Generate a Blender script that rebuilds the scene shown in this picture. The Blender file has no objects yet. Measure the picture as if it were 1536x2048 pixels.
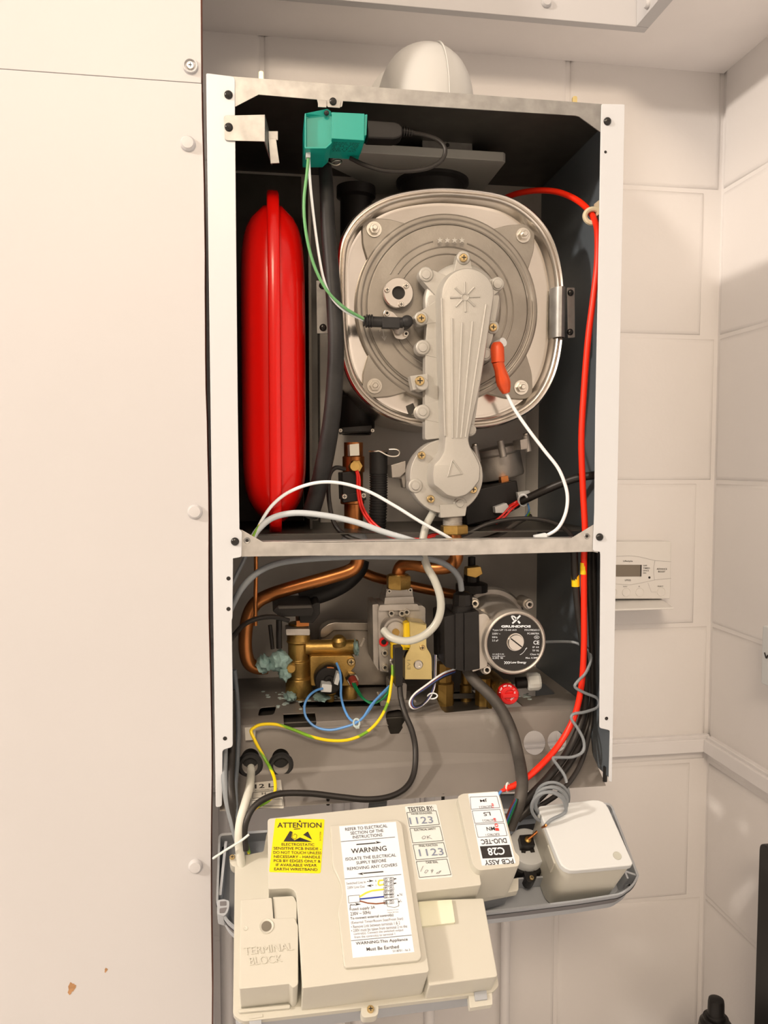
import bpy, bmesh, math, random
from mathutils import Vector, Matrix
random.seed(7)
D = bpy.data
SC = bpy.context.scene
COL = SC.collection

# ------------------------------------------------------------ camera, light, exposure
ZB = 1.30                                    # height of the boiler's lower edge above the floor
F_PX, YAW, PITCH = 1550.0, 0.1505, -0.0604   # focal length in pixels of the 1536 px wide frame
CAM = Vector((-0.1682, -0.8284, 0.3666 + ZB))
FW = Vector((math.sin(YAW) * math.cos(PITCH), math.cos(YAW) * math.cos(PITCH), math.sin(PITCH)))
RT = Vector((math.cos(YAW), -math.sin(YAW), 0))
UP = RT.cross(FW)
cam_data = D.cameras.new('camera')
cam_data.sensor_fit = 'HORIZONTAL'
cam_data.sensor_width = 36.0
cam_data.lens = 36.0 * F_PX / 1536.0
cam_data.clip_start = 0.02
cam = D.objects.new('camera', cam_data)
COL.objects.link(cam)
cam.matrix_world = Matrix(((RT.x, UP.x, -FW.x, CAM.x), (RT.y, UP.y, -FW.y, CAM.y),
                           (RT.z, UP.z, -FW.z, CAM.z), (0, 0, 0, 1)))
SC.camera = cam
SC.view_settings.view_transform = 'Standard'
SC.view_settings.look = 'None'
SC.view_settings.exposure = 0.02
SC.view_settings.gamma = 1.0
SC.view_settings.use_curve_mapping = False

world = D.worlds.new('room_light')
SC.world = world
world.use_nodes = True
bg = world.node_tree.nodes['Background']
bg.inputs[0].default_value = (1.0, 0.75, 0.54, 1)
bg.inputs[1].default_value = 0.52

def lamp(name, kind, loc, energy, color, size, target=None):
    l = D.lights.new(name, kind)
    l.energy = energy
    l.color = color
    if kind == 'AREA':
        l.shape = 'DISK'
        l.size = size
    else:
        l.shadow_soft_size = size
    o = D.objects.new(name, l)
    COL.objects.link(o)
    o.location = loc
    if target is not None:
        o.rotation_euler = (Vector(target) - Vector(loc)).to_track_quat('-Z', 'Y').to_euler()
    return o
lamp('ceiling_lamp', 'POINT', (-3.2, -1.45, 1.92 + ZB), 370, (1.0, 0.86, 0.72), 0.10)
lamp('front_fill_lamp', 'AREA', (-0.6, -2.4, 1.95 + ZB), 64, (1.0, 0.79, 0.58), 0.9, (0.0, 0.2, 0.2 + ZB))  # unseen soft fill, added to brighten the lower walls from the front

# ------------------------------------------------------------ measuring helpers
def ray(px, py):
    return FW + RT * ((px - 768) / F_PX) - UP * ((py - 1024) / F_PX)
def P(px, py, y):                            # point of the plane at depth y (0 = front edge of the boiler)
    d = ray(px, py)
    return CAM + d * ((y - CAM.y) / d.y)
def PX(px, py, x):
    d = ray(px, py)
    return CAM + d * ((x - CAM.x) / d.x)
def PZ(px, py, z):
    d = ray(px, py)
    return CAM + d * ((z + ZB - CAM.z) / d.z)
def W(x, y, z):
    return Vector((x, y, z + ZB))
def S(y):                                    # metres per pixel at depth y
    return (y - CAM.y) / F_PX * 1.01
QO = P(1278, 1752, -0.05)                    # the tipped control tray: origin and axes of its rim plane
QH = Vector((0.9999, 0.009, 0.0064)).normalized()
QD = Vector((-0.011, 0.8132, 0.5819)).normalized()
QN = QH.cross(QD).normalized()
def Q(px, py, h):
    d = ray(px, py)
    return CAM + d * (((QO + QN * h - CAM).dot(QN)) / d.dot(QN))

# ------------------------------------------------------------ materials
def lin(c):
    c /= 255.0
    return c / 12.92 if c <= 0.04045 else ((c + 0.055) / 1.055) ** 2.4
WH = (lin(247), lin(233), lin(216))
def A(r, g, b, k=0.82):                      # paint colour seen under the room's warm light
    return tuple(min(0.95, lin(v) / w * k) for v, w in zip((r, g, b), WH)) + (1,)
MATS = {}
def mat(name, col, rough=0.5, metal=0.0, var=0.0, vscale=20.0, bump=0.0, bscale=120.0, coat=0.0, spec=0.5,
        trans=0.0, dirt=None, dscale=8.0, damt=0.55):
    m = D.materials.new(name)
    m.use_nodes = True
    nt = m.node_tree
    b = nt.nodes['Principled BSDF']
    b.inputs['Base Color'].default_value = col
    b.inputs['Roughness'].default_value = rough
    b.inputs['Metallic'].default_value = metal
    b.inputs['Specular IOR Level'].default_value = spec
    b.inputs['Coat Weight'].default_value = coat
    b.inputs['Transmission Weight'].default_value = trans
    tc = nt.nodes.new('ShaderNodeTexCoord')
    src = None
    if var > 0:
        n = nt.nodes.new('ShaderNodeTexNoise')
        n.inputs['Scale'].default_value = vscale
        n.inputs['Detail'].default_value = 5
        nt.links.new(tc.outputs['Object'], n.inputs['Vector'])
        mx = nt.nodes.new('ShaderNodeMix')
        mx.data_type = 'RGBA'
        mx.inputs[6].default_value = tuple(v * (1 - var) for v in col[:3]) + (1,)
        mx.inputs[7].default_value = tuple(min(1, v * (1 + var)) for v in col[:3]) + (1,)
        rmp = nt.nodes.new('ShaderNodeValToRGB')
        rmp.color_ramp.elements[0].position = 0.3
        rmp.color_ramp.elements[1].position = 0.7
        nt.links.new(n.outputs['Fac'], rmp.inputs[0])
        nt.links.new(rmp.outputs[0], mx.inputs[0])
        src = mx.outputs[2]
    if dirt is not None:
        n = nt.nodes.new('ShaderNodeTexNoise')
        n.inputs['Scale'].default_value = dscale
        n.inputs['Detail'].default_value = 7
        nt.links.new(tc.outputs['Object'], n.inputs['Vector'])
        rmp = nt.nodes.new('ShaderNodeValToRGB')
        rmp.color_ramp.elements[0].position = damt
        rmp.color_ramp.elements[1].position = damt + 0.08
        nt.links.new(n.outputs['Fac'], rmp.inputs[0])
        mx = nt.nodes.new('ShaderNodeMix')
        mx.data_type = 'RGBA'
        if src is not None:
            nt.links.new(src, mx.inputs[6])
        else:
            mx.inputs[6].default_value = col
        mx.inputs[7].default_value = dirt
        nt.links.new(rmp.outputs[0], mx.inputs[0])
        src = mx.outputs[2]
    if src is not None:
        nt.links.new(src, b.inputs['Base Color'])
    if bump > 0:
        n = nt.nodes.new('ShaderNodeTexNoise')
        n.inputs['Scale'].default_value = bscale
        n.inputs['Detail'].default_value = 6
        nt.links.new(tc.outputs['Object'], n.inputs['Vector'])
        bp = nt.nodes.new('ShaderNodeBump')
        bp.inputs['Strength'].default_value = bump
        bp.inputs['Distance'].default_value = 0.002
        nt.links.new(n.outputs['Fac'], bp.inputs['Height'])
        nt.links.new(bp.outputs['Normal'], b.inputs['Normal'])
    MATS[name] = m
    return m
def stripe_mat(name, c1, c2, scale, direction='DIAGONAL', cut=0.5, rough=0.4):
    m = mat(name, c1, rough)
    nt = m.node_tree
    b = nt.nodes['Principled BSDF']
    tc = nt.nodes.new('ShaderNodeTexCoord')
    w = nt.nodes.new('ShaderNodeTexWave')
    w.bands_direction = direction
    w.inputs['Scale'].default_value = scale
    w.inputs['Distortion'].default_value = 1.5
    nt.links.new(tc.outputs['Object'], w.inputs['Vector'])
    r = nt.nodes.new('ShaderNodeValToRGB')
    r.color_ramp.elements[0].position = cut - 0.05
    r.color_ramp.elements[0].color = c2
    r.color_ramp.elements[1].position = cut + 0.05
    r.color_ramp.elements[1].color = c1
    nt.links.new(w.outputs['Fac'], r.inputs[0])
    nt.links.new(r.outputs[0], b.inputs['Base Color'])
    return m
wall_paint = mat('painted_block', A(243, 228, 212), 0.42, var=0.015, vscale=6, bump=0.35, bscale=45)
board_paint = mat('painted_board', A(247, 234, 221, 0.56), 0.45, var=0.012, vscale=5, bump=0.05, bscale=60)
ceiling_paint = mat('painted_ceiling', A(244, 228, 212, 0.92), 0.6, var=0.03, vscale=9, bump=0.08, bscale=50)
trim_paint = mat('painted_trim', A(240, 226, 212), 0.45)
floor_mat = mat('floor_vinyl', A(240, 226, 210, 0.85), 0.5, var=0.1)
wood_edge = mat('bare_board_edge', A(122, 62, 38), 0.8, var=0.35, vscale=12)
stain_mat = mat('brown_stain', A(178, 128, 82), 0.8, var=0.25, vscale=160)
white_enamel = mat('white_enamel', A(246, 238, 228, 0.62), 0.35)
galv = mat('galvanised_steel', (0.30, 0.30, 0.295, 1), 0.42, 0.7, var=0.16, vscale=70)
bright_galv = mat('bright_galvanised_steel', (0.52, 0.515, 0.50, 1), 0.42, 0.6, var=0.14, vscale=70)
shade_dark_galv = mat('shade_dark_galvanised_steel', (0.085, 0.08, 0.072, 1), 0.45, 0.6, var=0.12, vscale=40)  # galvanised steel with interior shade darkened into its colour; also colours the scorch mark
back_steel = mat('grey_back_steel', A(218, 203, 184), 0.45, 0.15, var=0.08, vscale=14)
side_paint = mat('blue_grey_paint', A(98, 101, 101), 0.4, 0.0, var=0.05, vscale=8)
tray_paint = mat('brown_grey_paint', A(128, 116, 103), 0.4, 0.0, var=0.05, vscale=20, dirt=A(158, 147, 132), dscale=14, damt=0.66)
dark_hole = mat('dark_void', (0.012, 0.011, 0.010, 1), 0.7)
black_plastic = mat('black_plastic', (0.012, 0.011, 0.011, 1), 0.42, spec=0.32)
black_rubber = mat('black_rubber', (0.018, 0.018, 0.019, 1), 0.5, spec=0.3, var=0.35, vscale=30)
black_cable = mat('black_cable', (0.018, 0.016, 0.015, 1), 0.42, spec=0.4)
grey_sleeve = mat('dusty_black_sleeve', (0.055, 0.05, 0.045, 1), 0.55, var=0.4, vscale=40)
grey_cable = mat('grey_cable', A(136, 135, 131), 0.45)
dark_grey_cable = mat('dark_grey_cable', A(96, 98, 98), 0.45)
white_cable = mat('white_cable', A(248, 242, 233), 0.4)
cream_cable = mat('cream_cable', A(243, 231, 206, 0.68), 0.42)
red_cable = mat('red_cable', A(250, 42, 12, 0.9), 0.38)
red_wire = mat('red_wire', A(225, 30, 20), 0.4)
blue_wire = mat('blue_wire', A(92, 145, 196), 0.4)
green_wire = mat('green_wire', A(10, 112, 62), 0.4)
pale_green_wire = mat('pale_green_wire', A(112, 170, 104), 0.4)
brown_wire = mat('brown_wire', A(110, 40, 30), 0.4)
dark_blue_wire = mat('dark_blue_wire', A(60, 90, 150), 0.4)
earth_wire = stripe_mat('earth_wire', A(250, 208, 10), A(120, 165, 30), 9, 'DIAGONAL', 0.16)
red_paint = mat('red_gloss_paint', (0.66, 0.004, 0.002, 1), 0.25, spec=0.35, coat=0.15)
teal_plastic = mat('teal_plastic', A(10, 172, 146, 0.62), 0.38)
teal_edge = mat('teal_plastic_side', A(14, 160, 134), 0.4)
orange_rubber = mat('orange_rubber', A(214, 72, 22), 0.42)
polished = mat('polished_steel', (0.80, 0.76, 0.70, 1), 0.16, 1.0)
brushed = mat('brushed_steel', (0.72, 0.69, 0.65, 1), 0.27, 1.0, var=0.05, vscale=30)
cast = mat('cast_aluminium', (0.30, 0.28, 0.25, 1), 0.5, 0.7, var=0.10, vscale=26, bump=0.08, bscale=500)
cast_light = mat('light_cast_aluminium', A(214, 200, 180, 0.62), 0.5, 0.35, var=0.04, vscale=30, bump=0.10, bscale=700)
cast_dark = mat('dull_cast_zinc', (0.48, 0.46, 0.435, 1), 0.48, 0.7, var=0.15, vscale=35, bump=0.1, bscale=400)
zinc = mat('zinc_plate', (0.72, 0.69, 0.63, 1), 0.28, 1.0)
brass_screw_m = mat('yellow_passivated_steel', (0.66, 0.50, 0.25, 1), 0.3, 1.0)
brass = mat('brass', (0.44, 0.285, 0.085, 1), 0.4, 0.85, var=0.2, vscale=45, bump=0.15, bscale=350)
gold_plate = mat('gold_passivated_plate', (0.70, 0.58, 0.27, 1), 0.3, 0.85, var=0.15, vscale=18)
copper = mat('copper', (0.52, 0.20, 0.065, 1), 0.33, 0.9, var=0.2, vscale=25)
stainless = mat('stainless_sheet', (0.42, 0.39, 0.35, 1), 0.3, 0.85, var=0.15, vscale=22)
verdigris = mat('verdigris_crust', A(150, 172, 158), 0.9, var=0.25, vscale=90, bump=0.8, bscale=200)
limescale = mat('limescale', A(190, 196, 182), 0.9, var=0.2, vscale=120, bump=0.6, bscale=200)
cream = mat('cream_plastic', A(240, 226, 200, 0.60), 0.42, var=0.012, vscale=12)
grey_plastic = mat('grey_plastic', A(174, 170, 165), 0.45)
fascia_grey = mat('dark_grey_plastic', A(112, 104, 100), 0.45)
white_plastic = mat('white_plastic', A(250, 242, 228, 0.60), 0.4)
upvc = mat('white_flue_plastic', A(246, 234, 216, 0.60), 0.32)
prog_plastic = mat('programmer_plastic', A(238, 224, 206), 0.42)
lcd = mat('lcd_glass', A(128, 112, 92), 0.2)
yellow_plastic = mat('yellow_plastic', A(250, 200, 20), 0.4)
tube_plastic = mat('milky_tube', A(214, 204, 182), 0.3, trans=0.25)
ink = mat('black_ink', (0.02, 0.018, 0.018, 1), 0.6)
grey_ink = mat('grey_ink', A(120, 112, 108), 0.6)
blue_ink = mat('blue_stamp_ink', A(130, 134, 145), 0.6)
red_ink = mat('red_stamp_ink', A(230, 60, 50), 0.6)
white_ink = mat('white_ink', A(240, 236, 228), 0.5)
yellow_label = mat('yellow_sticker', A(254, 224, 0, 0.76), 0.4)
white_label = mat('white_sticker', A(252, 248, 243, 0.74), 0.42)
cream_label = mat('cream_sticker', A(246, 240, 222, 0.70), 0.42)
old_label = mat('old_sticker', A(214, 200, 178), 0.5)
glossy_cream = mat('glossy_cream', A(238, 226, 190), 0.15, coat=0.5)
ivory_paper = mat('insulation_board', A(176, 168, 152), 0.8, var=0.05)
red_knob_m = mat('red_knob', A(226, 22, 20), 0.35)

# ------------------------------------------------------------ mesh helpers
ORG = {}
def prism(bm, pts, vec, mi=0):
    a = [bm.verts.new(p) for p in pts]
    b = [bm.verts.new(Vector(p) + vec) for p in pts]
    n = len(pts)
    fs = [bm.faces.new(a), bm.faces.new(b[::-1])]
    for i in range(n):
        fs.append(bm.faces.new((a[i], b[i], b[(i + 1) % n], a[(i + 1) % n])))
    for f in fs:
        f.material_index = mi
    return fs
def loft(bm, loops, cap0=True, cap1=True, mi=0, closed=True):
    rows = [[bm.verts.new(p) for p in l] for l in loops]
    n = len(rows[0])
    for r0, r1 in zip(rows, rows[1:]):
        for i in range(n if closed else n - 1):
            f = bm.faces.new((r0[i], r0[(i + 1) % n], r1[(i + 1) % n], r1[i]))
            f.material_index = mi
    if cap0:
        bm.faces.new(rows[0]).material_index = mi
    if cap1:
        bm.faces.new(rows[-1][::-1]).material_index = mi
def basis(ax):
    ax = Vector(ax).normalized()
    u = ax.cross(Vector((0, 0, 1)) if abs(ax.z) < 0.9 else Vector((1, 0, 0))).normalized()
    return u, ax.cross(u), ax
def lathe(bm, o, ax, prof, seg=24, mi=0):
    u, v, ax = basis(ax)
    loops = []
    for r, t in prof:
        r = max(r, 1e-5)
        loops.append([Vector(o) + ax * t + (u * math.cos(k * 2 * math.pi / seg) + v * math.sin(k * 2 * math.pi / seg)) * r
                      for k in range(seg)])
    loft(bm, loops, True, True, mi)
def cyl(bm, o, ax, r, h, seg=24, mi=0, ch=0.0):
    if ch:
        lathe(bm, o, ax, [(r - ch, 0), (r, ch), (r, h - ch), (r - ch, h)], seg, mi)
    else:
        lathe(bm, o, ax, [(r, 0), (r, h)], seg, mi)
def hexa(bm, o, ax, r, h, mi=0):
    lathe(bm, o, ax, [(r * 0.93, 0), (r, h * 0.12), (r, h * 0.88), (r * 0.93, h)], 6, mi)
def cr(pts, n=8, closed=False):              # smooth curve through points
    pts = [Vector(p) for p in pts]
    out = []
    N = len(pts)
    for i in range(N if closed else N - 1):
        if closed:
            p0, p1, p2, p3 = (pts[(i + k) % N] for k in (-1, 0, 1, 2))
        else:
            p1, p2 = pts[i], pts[i + 1]
            p0 = pts[i - 1] if i else p1 * 2 - p2
            p3 = pts[i + 2] if i + 2 < N else p2 * 2 - p1
        for k in range(n):
            t = k / n
            out.append(0.5 * ((2 * p1) + (p2 - p0) * t + (2 * p0 - 5 * p1 + 4 * p2 - p3) * t * t
                              + (3 * p1 - p0 - 3 * p2 + p3) * t ** 3))
    if not closed:
        out.append(pts[-1])
    return out
def tube(bm, pts, r, seg=10, n=8, mi=0, closed=False, smooth=True):
    path = cr(pts, n, closed) if smooth else [Vector(p) for p in pts]
    m = len(path)
    loops = []
    prev = None
    for i, p in enumerate(path):
        if closed:
            t = path[(i + 1) % m] - path[i - 1]
        else:
            t = path[min(i + 1, m - 1)] - path[max(i - 1, 0)]
        t.normalize()
        if prev is None:
            u = basis(t)[0]
        else:
            u = prev - t * prev.dot(t)
            u.normalize()
        prev = u
        v = t.cross(u)
        rr = r(i / (m - 1)) if callable(r) else r
        loops.append([p + (u * math.cos(k * 2 * math.pi / seg) + v * math.sin(k * 2 * math.pi / seg)) * rr for k in range(seg)])
    if closed:
        loops.append(loops[0])
        loft(bm, loops, False, False, mi)
    else:
        loft(bm, loops, True, True, mi)
def rp(pts, r, seg=4):                       # round the corners of a flat 2D outline
    out = []
    n = len(pts)
    for i in range(n):
        p, a, b = Vector(pts[i][:2]), Vector(pts[i - 1][:2]), Vector(pts[(i + 1) % n][:2])
        rr = pts[i][2] if len(pts[i]) > 2 else r
        d1, d2 = (a - p), (b - p)
        k = min(rr, d1.length * 0.48, d2.length * 0.48)
        if k < 0.01:
            out.append((p.x, p.y))
            continue
        s, e = p + d1.normalized() * k, p + d2.normalized() * k
        for j in range(seg + 1):
            t = j / seg
            q = s * (1 - t) ** 2 + p * 2 * t * (1 - t) + e * t * t
            out.append((q.x, q.y))
    return out
def front(bm, px, y0, y1, r=0, mi=0):        # outline facing the room, between depths y0 (near) and y1
    px = rp(px, r) if r else px
    prism(bm, [P(q[0], q[1], y0) for q in px], Vector((0, y1 - y0, 0)), mi)
def onq(bm, px, h0, h1, r=0, mi=0, taper=0.0):   # outline on the tipped tray: px measured at height h1, foot at h0
    px = rp(px, r) if r else px
    top = [Q(q[0], q[1], h1) for q in px]
    if taper:
        c = sum(top, Vector()) / len(top)
        bot = [p + (p - c).normalized() * taper - QN * (h1 - h0) for p in top]
        loft(bm, [bot, top], True, True, mi)
    else:
        prism(bm, top, QN * (h0 - h1), mi)
def box(bm, c, s, mi=0, rot=None):
    x, y, z = s[0] / 2, s[1] / 2, s[2] / 2
    pts = [Vector((sx * x, sy * y, -z)) for sx, sy in ((-1, -1), (1, -1), (1, 1), (-1, 1))]
    v = Vector((0, 0, 2 * z))
    if rot is not None:
        pts = [rot @ p for p in pts]
        v = rot @ v
    prism(bm, [Vector(c) + p for p in pts], v, mi)
def boxw(bm, x0, x1, y0, y1, z0, z1, mi=0):
    prism(bm, [W(x0, y0, z0), W(x1, y0, z0), W(x1, y1, z0), W(x0, y1, z0)], Vector((0, 0, z1 - z0)), mi)
def new():
    return bmesh.new()
def props(o, label=None, cat=None, group=None, kind=None):
    if label: o['label'] = label
    if cat: o['category'] = cat
    if group: o['group'] = group
    if kind: o['kind'] = kind
    return o
def obj(name, bm, mats, parent=None, bevel=0.0, seg=2, sharp=35):
    bmesh.ops.recalc_face_normals(bm, faces=bm.faces[:])
    xs = [v.co for v in bm.verts]
    c = Vector([(min(v[i] for v in xs) + max(v[i] for v in xs)) / 2 for i in range(3)])
    bmesh.ops.translate(bm, vec=-c, verts=bm.verts[:])
    me = D.meshes.new(name)
    bm.to_mesh(me)
    bm.free()
    for m in (mats if isinstance(mats, (list, tuple)) else [mats]):
        me.materials.append(m)
    me.shade_smooth()
    me.set_sharp_from_angle(angle=math.radians(sharp))
    o = D.objects.new(name, me)
    COL.objects.link(o)
    if parent is not None:
        o.parent = parent
        o.location = c - ORG[parent]
    else:
        o.location = c
    ORG[o] = c
    if bevel:
        b = o.modifiers.new('bevel', 'BEVEL')
        b.width = bevel
        b.segments = seg
        b.limit_method = 'ANGLE'
        b.angle_limit = math.radians(40)
        b.harden_normals = True
    return o
def thing(name, label, cat, loc, group=None):
    o = D.objects.new(name, None)
    COL.objects.link(o)
    o.empty_display_size = 0.02
    o.location = loc
    ORG[o] = Vector(loc)
    return props(o, label, cat, group)
def struct(name, bm, m, bevel=0.0):
    return props(obj(name, bm, m, None, bevel), kind='structure')
def cut(o, cutter_bm):                       # real holes through a sheet
    me = D.meshes.new('cutter')
    bmesh.ops.recalc_face_normals(cutter_bm, faces=cutter_bm.faces[:])
    cutter_bm.to_mesh(me)
    cutter_bm.free()
    c = D.objects.new('cutter', me)
    COL.objects.link(c)
    md = o.modifiers.new('holes', 'BOOLEAN')
    md.object = c
    md.operation = 'DIFFERENCE'
    for solver in ('MANIFOLD', 'EXACT', 'FLOAT'):
        try:
            md.solver = solver
        except TypeError:
            continue
        bpy.context.view_layer.update()
        res = D.meshes.new_from_object(o.evaluated_get(bpy.context.evaluated_depsgraph_get()))
        if len(res.vertices) > len(o.data.vertices) and max(v.co.x for v in res.vertices) > 0.2:
            break
    else:
        res = o.data.copy()
    o.modifiers.remove(md)
    old = o.data
    res.name = old.name
    o.data = res
    D.meshes.remove(old)
    D.objects.remove(c)
    D.meshes.remove(me)
    o.data.shade_smooth()
    o.data.set_sharp_from_angle(angle=math.radians(35))

def glyphs(s, bold=0.0):
    cu = D.curves.new('lettering', 'FONT')
    cu.body = s
    cu.size = 1
    cu.resolution_u = 3
    cu.offset = bold
    o = D.objects.new('lettering', cu)
    COL.objects.link(o)
    bpy.context.view_layer.update()
    me = D.meshes.new_from_object(o.evaluated_get(bpy.context.evaluated_depsgraph_get()))
    D.objects.remove(o)
    D.curves.remove(cu)
    vs = [v.co.copy() for v in me.vertices]
    fs = [tuple(p.vertices) for p in me.polygons]
    D.meshes.remove(me)
    return vs, fs
def text(bm, s, quad, lift, mi=0, bold=0.0, thick=0.0):  # lettering fitted into TL, TR, BR, BL
    vs, fs = glyphs(s, bold)
    x0, x1 = min(v.x for v in vs), max(v.x for v in vs)
    y0, y1 = min(v.y for v in vs), max(v.y for v in vs)
    tl, tr, br, bl = quad
    def place(v, l):
        u, w = (v.x - x0) / (x1 - x0), (y1 - v.y) / (y1 - y0)
        return (tl * (1 - u) + tr * u) * (1 - w) + (bl * (1 - u) + br * u) * w + l
    a = [bm.verts.new(place(v, lift)) for v in vs]
    for f in fs:
        try:
            bm.faces.new([a[i] for i in f]).material_index = mi
        except ValueError:
            pass
    if thick:
        nrm = lift.normalized() * thick
        b = [bm.verts.new(place(v, lift) - nrm) for v in vs]
        edges = {}
        for f in fs:
            for i in range(len(f)):
                e = (f[i], f[(i + 1) % len(f)])
                edges[e] = edges.get(e, 0) + 1
        for (i, j) in edges:
            if (j, i) not in edges:
                bm.faces.new((a[i], a[j], b[j], b[i])).material_index = mi
def tq(M, xl, xr, yc, h, slope=0.0, shear=0.0, flip=False):
    xc = (xl + xr) / 2
    def c(x, dy):
        return M(x + shear * dy, yc + slope * (x - xc) + dy)
    q = [c(xl, -h / 2), c(xr, -h / 2), c(xr, h / 2), c(xl, h / 2)]
    return [q[2], q[3], q[0], q[1]] if flip else q
def stroke(bm, pts, w, M, lift, mi=0):       # printed line of width w (pixels) through 2D points
    for a, b in zip(pts, pts[1:]):
        d = Vector((b[0] - a[0], b[1] - a[1]))
        if d.length < 1e-6:
            continue
        d.normalize()
        n = Vector((-d.y, d.x)) * (w / 2)
        q = [(a[0] + n.x, a[1] + n.y), (b[0] + n.x, b[1] + n.y), (b[0] - n.x, b[1] - n.y), (a[0] - n.x, a[1] - n.y)]
        bm.faces.new([bm.verts.new(M(*p) + lift) for p in q]).material_index = mi
def patch(bm, pts, M, lift, mi=0):
    bm.faces.new([bm.verts.new(M(*p) + lift) for p in pts]).material_index = mi

# fastener meshes, head towards -Y, radius 1
def fastener(kind):
    bm = new()
    ax = Vector((0, -1, 0))
    if kind == 'dome':
        lathe(bm, (0, 0, 0), ax, [(1, -0.1), (1, 0.2), (0.86, 0.5), (0.55, 0.68), (0, 0.74)], 20)
        for s in ((0.85, 0.2), (0.2, 0.85)):
            box(bm, (0, -0.70, 0), (s[0], 0.16, s[1]), 1)
    elif kind == 'pan':
        lathe(bm, (0, 0, 0), ax, [(1, -0.1), (1, 0.45), (0.85, 0.62), (0, 0.66)], 20)
        for s in ((1.15, 0.24), (0.24, 1.15)):
            box(bm, (0, -0.62, 0), (s[0], 0.16, s[1]), 1)
    elif kind == 'socket':
        lathe(bm, (0, 0, 0), ax, [(1, -0.1), (1, 0.9), (0.9, 1.0), (0.55, 1.0), (0.5, 0.6), (0, 0.6)], 20)
        lathe(bm, (0, 0, 0), ax, [(0.5, 0.5), (0.5, 0.64), (0, 0.64)], 6, 1)
    elif kind == 'nut':
        lathe(bm, (0, 0, 0), ax, [(1, 0), (1, 0.14), (0.5, 0.14)], 24)
        hexa(bm, (0, -0.14, 0), ax, 0.72, 0.5)
        lathe(bm, (0, 0, 0), ax, [(0.36, 0), (0.36, 1.05), (0.28, 1.15), (0, 1.15)], 14)
    elif kind == 'rivet':
        lathe(bm, (0, 0, 0), ax, [(1, -0.3), (1, 0.15), (0.92, 0.28), (0, 0.34)], 20)
    bmesh.ops.recalc_face_normals(bm, faces=bm.faces[:])
    return bm
FAST = {}
def fast(kind, m, name, p, r, parent, normal=None):
    key = (kind, m.name)
    if key not in FAST:
        me = D.meshes.new(name)
        bm = fastener(kind)
        bm.to_mesh(me)
        bm.free()
        me.materials.append(m)
        me.materials.append(dark_hole)
        me.shade_smooth()
        me.set_sharp_from_angle(angle=math.radians(35))
        FAST[key] = me
    o = D.objects.new(name, FAST[key])
    COL.objects.link(o)
    o.parent = parent
    o.location = p - ORG[parent]
    o.scale = (r, r, r)
    if normal is not None:
        o.rotation_euler = Vector((0, -1, 0)).rotation_difference(normal).to_euler()
    ORG[o] = p
    return o
black_screw_m = mat('black_screw', (0.012, 0.012, 0.012, 1), 0.28)
def wire(name, label, cat, pts, rpx, m, seg=8, n=8, group=None, parent=None):
    bm = new()
    pp = [P(*p) for p in pts]
    ym = sum(p[2] for p in pts) / len(pts)
    tube(bm, pp, rpx * S(ym), seg, n)
    o = obj(name, bm, m, parent)
    if label:
        props(o, label, cat, group)
    return o

# ------------------------------------------------------------ the setting
YW = 0.320
XR = P(1431, 800, YW).x
ZS = P(1300, 135, YW).z - ZB                 # underside of the boxed-in soffit
rows = sorted(P(1300, y, YW).z - ZB for y in (375, 671, 964, 1253, 1528, 1801))
step = (rows[-1] - rows[0]) / 5
while rows[0] > -ZB: rows.insert(0, rows[0] - step)
while rows[-1] < 2.06: rows.append(rows[-1] + step)
xj = P(1113, 1900, YW).x
def block_wall(name, along, lo, hi):
    bm = new()
    low_row = min(range(len(rows)), key=lambda i: abs(rows[i] - (P(1300, 1801, YW).z - ZB)))
    for k, (z0, z1) in enumerate(zip(rows, rows[1:])):
        z0, z1 = max(z0, -ZB), min(z1, 2.06)
        if along == 'x':
            off = xj if (k % 2) == ((low_row - 1) % 2) else xj + 0.228
        else:
            off = YW - 0.45 if (k % 2) == ((low_row - 1) % 2) else YW - 0.225
        a = off - 0.456 * 12
        while a < hi:
            s, e = max(a, lo), min(a + 0.456, hi)
            a += 0.456
            if e - s < 0.06:
                continue
            def rect(i, d):
                c = [(s + i, z0 + i), (e - i, z0 + i), (e - i, z1 - i), (s + i, z1 - i)]
                return [W(p, YW + d, q) if along == 'x' else W(XR + d, p, q) for p, q in c]
            loft(bm, [rect(0.0025, 0.02), rect(0.0025, 0.0038), rect(0.0055, 0.0012), rect(0.0105, 0.0)], True, True)
    if along == 'x':
        boxw(bm, lo, hi + 0.1, YW + 0.0032, YW + 0.1, -ZB, 2.06)
    else:
        boxw(bm, XR + 0.0032, XR + 0.1, lo, hi + 0.005, -ZB, 2.06)
    o = struct(name, bm, wall_paint, 0)
    o.data.set_sharp_from_angle(angle=math.radians(60))
    return o
block_wall('wall_back', 'x', -1.6, XR)
block_wall('wall_right', 'y', -2.2, YW)
bm = new(); boxw(bm, -3.2, XR + 0.1, -2.6, YW + 0.1, -ZB - 0.05, -ZB); struct('floor', bm, floor_mat)
YF = P(1000, 20, 0.23).y                     # fascia in front of the pipe boxing
XF = PZ(1272, 49, ZS).x
yf = PZ(1272, 49, ZS).y
bm = new()
boxw(bm, -1.6, XR, yf + 0.004, YW, ZS, ZS + 0.012)
boxw(bm, XF + 0.004, XR, -2.2, yf + 0.004, ZS, ZS + 0.012)
struct('trim_3', bm, ceiling_paint)
bm = new(); boxw(bm, -1.6, XF + 0.019, yf, yf + 0.013, ZS - 0.003, 2.02); struct('trim_4', bm, board_paint, 0.0008)
bm = new(); boxw(bm, XF, XF + 0.019, -2.2, yf - 0.0005, ZS - 0.003, 2.02); struct('trim_5', bm, board_paint, 0.0008)
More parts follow.
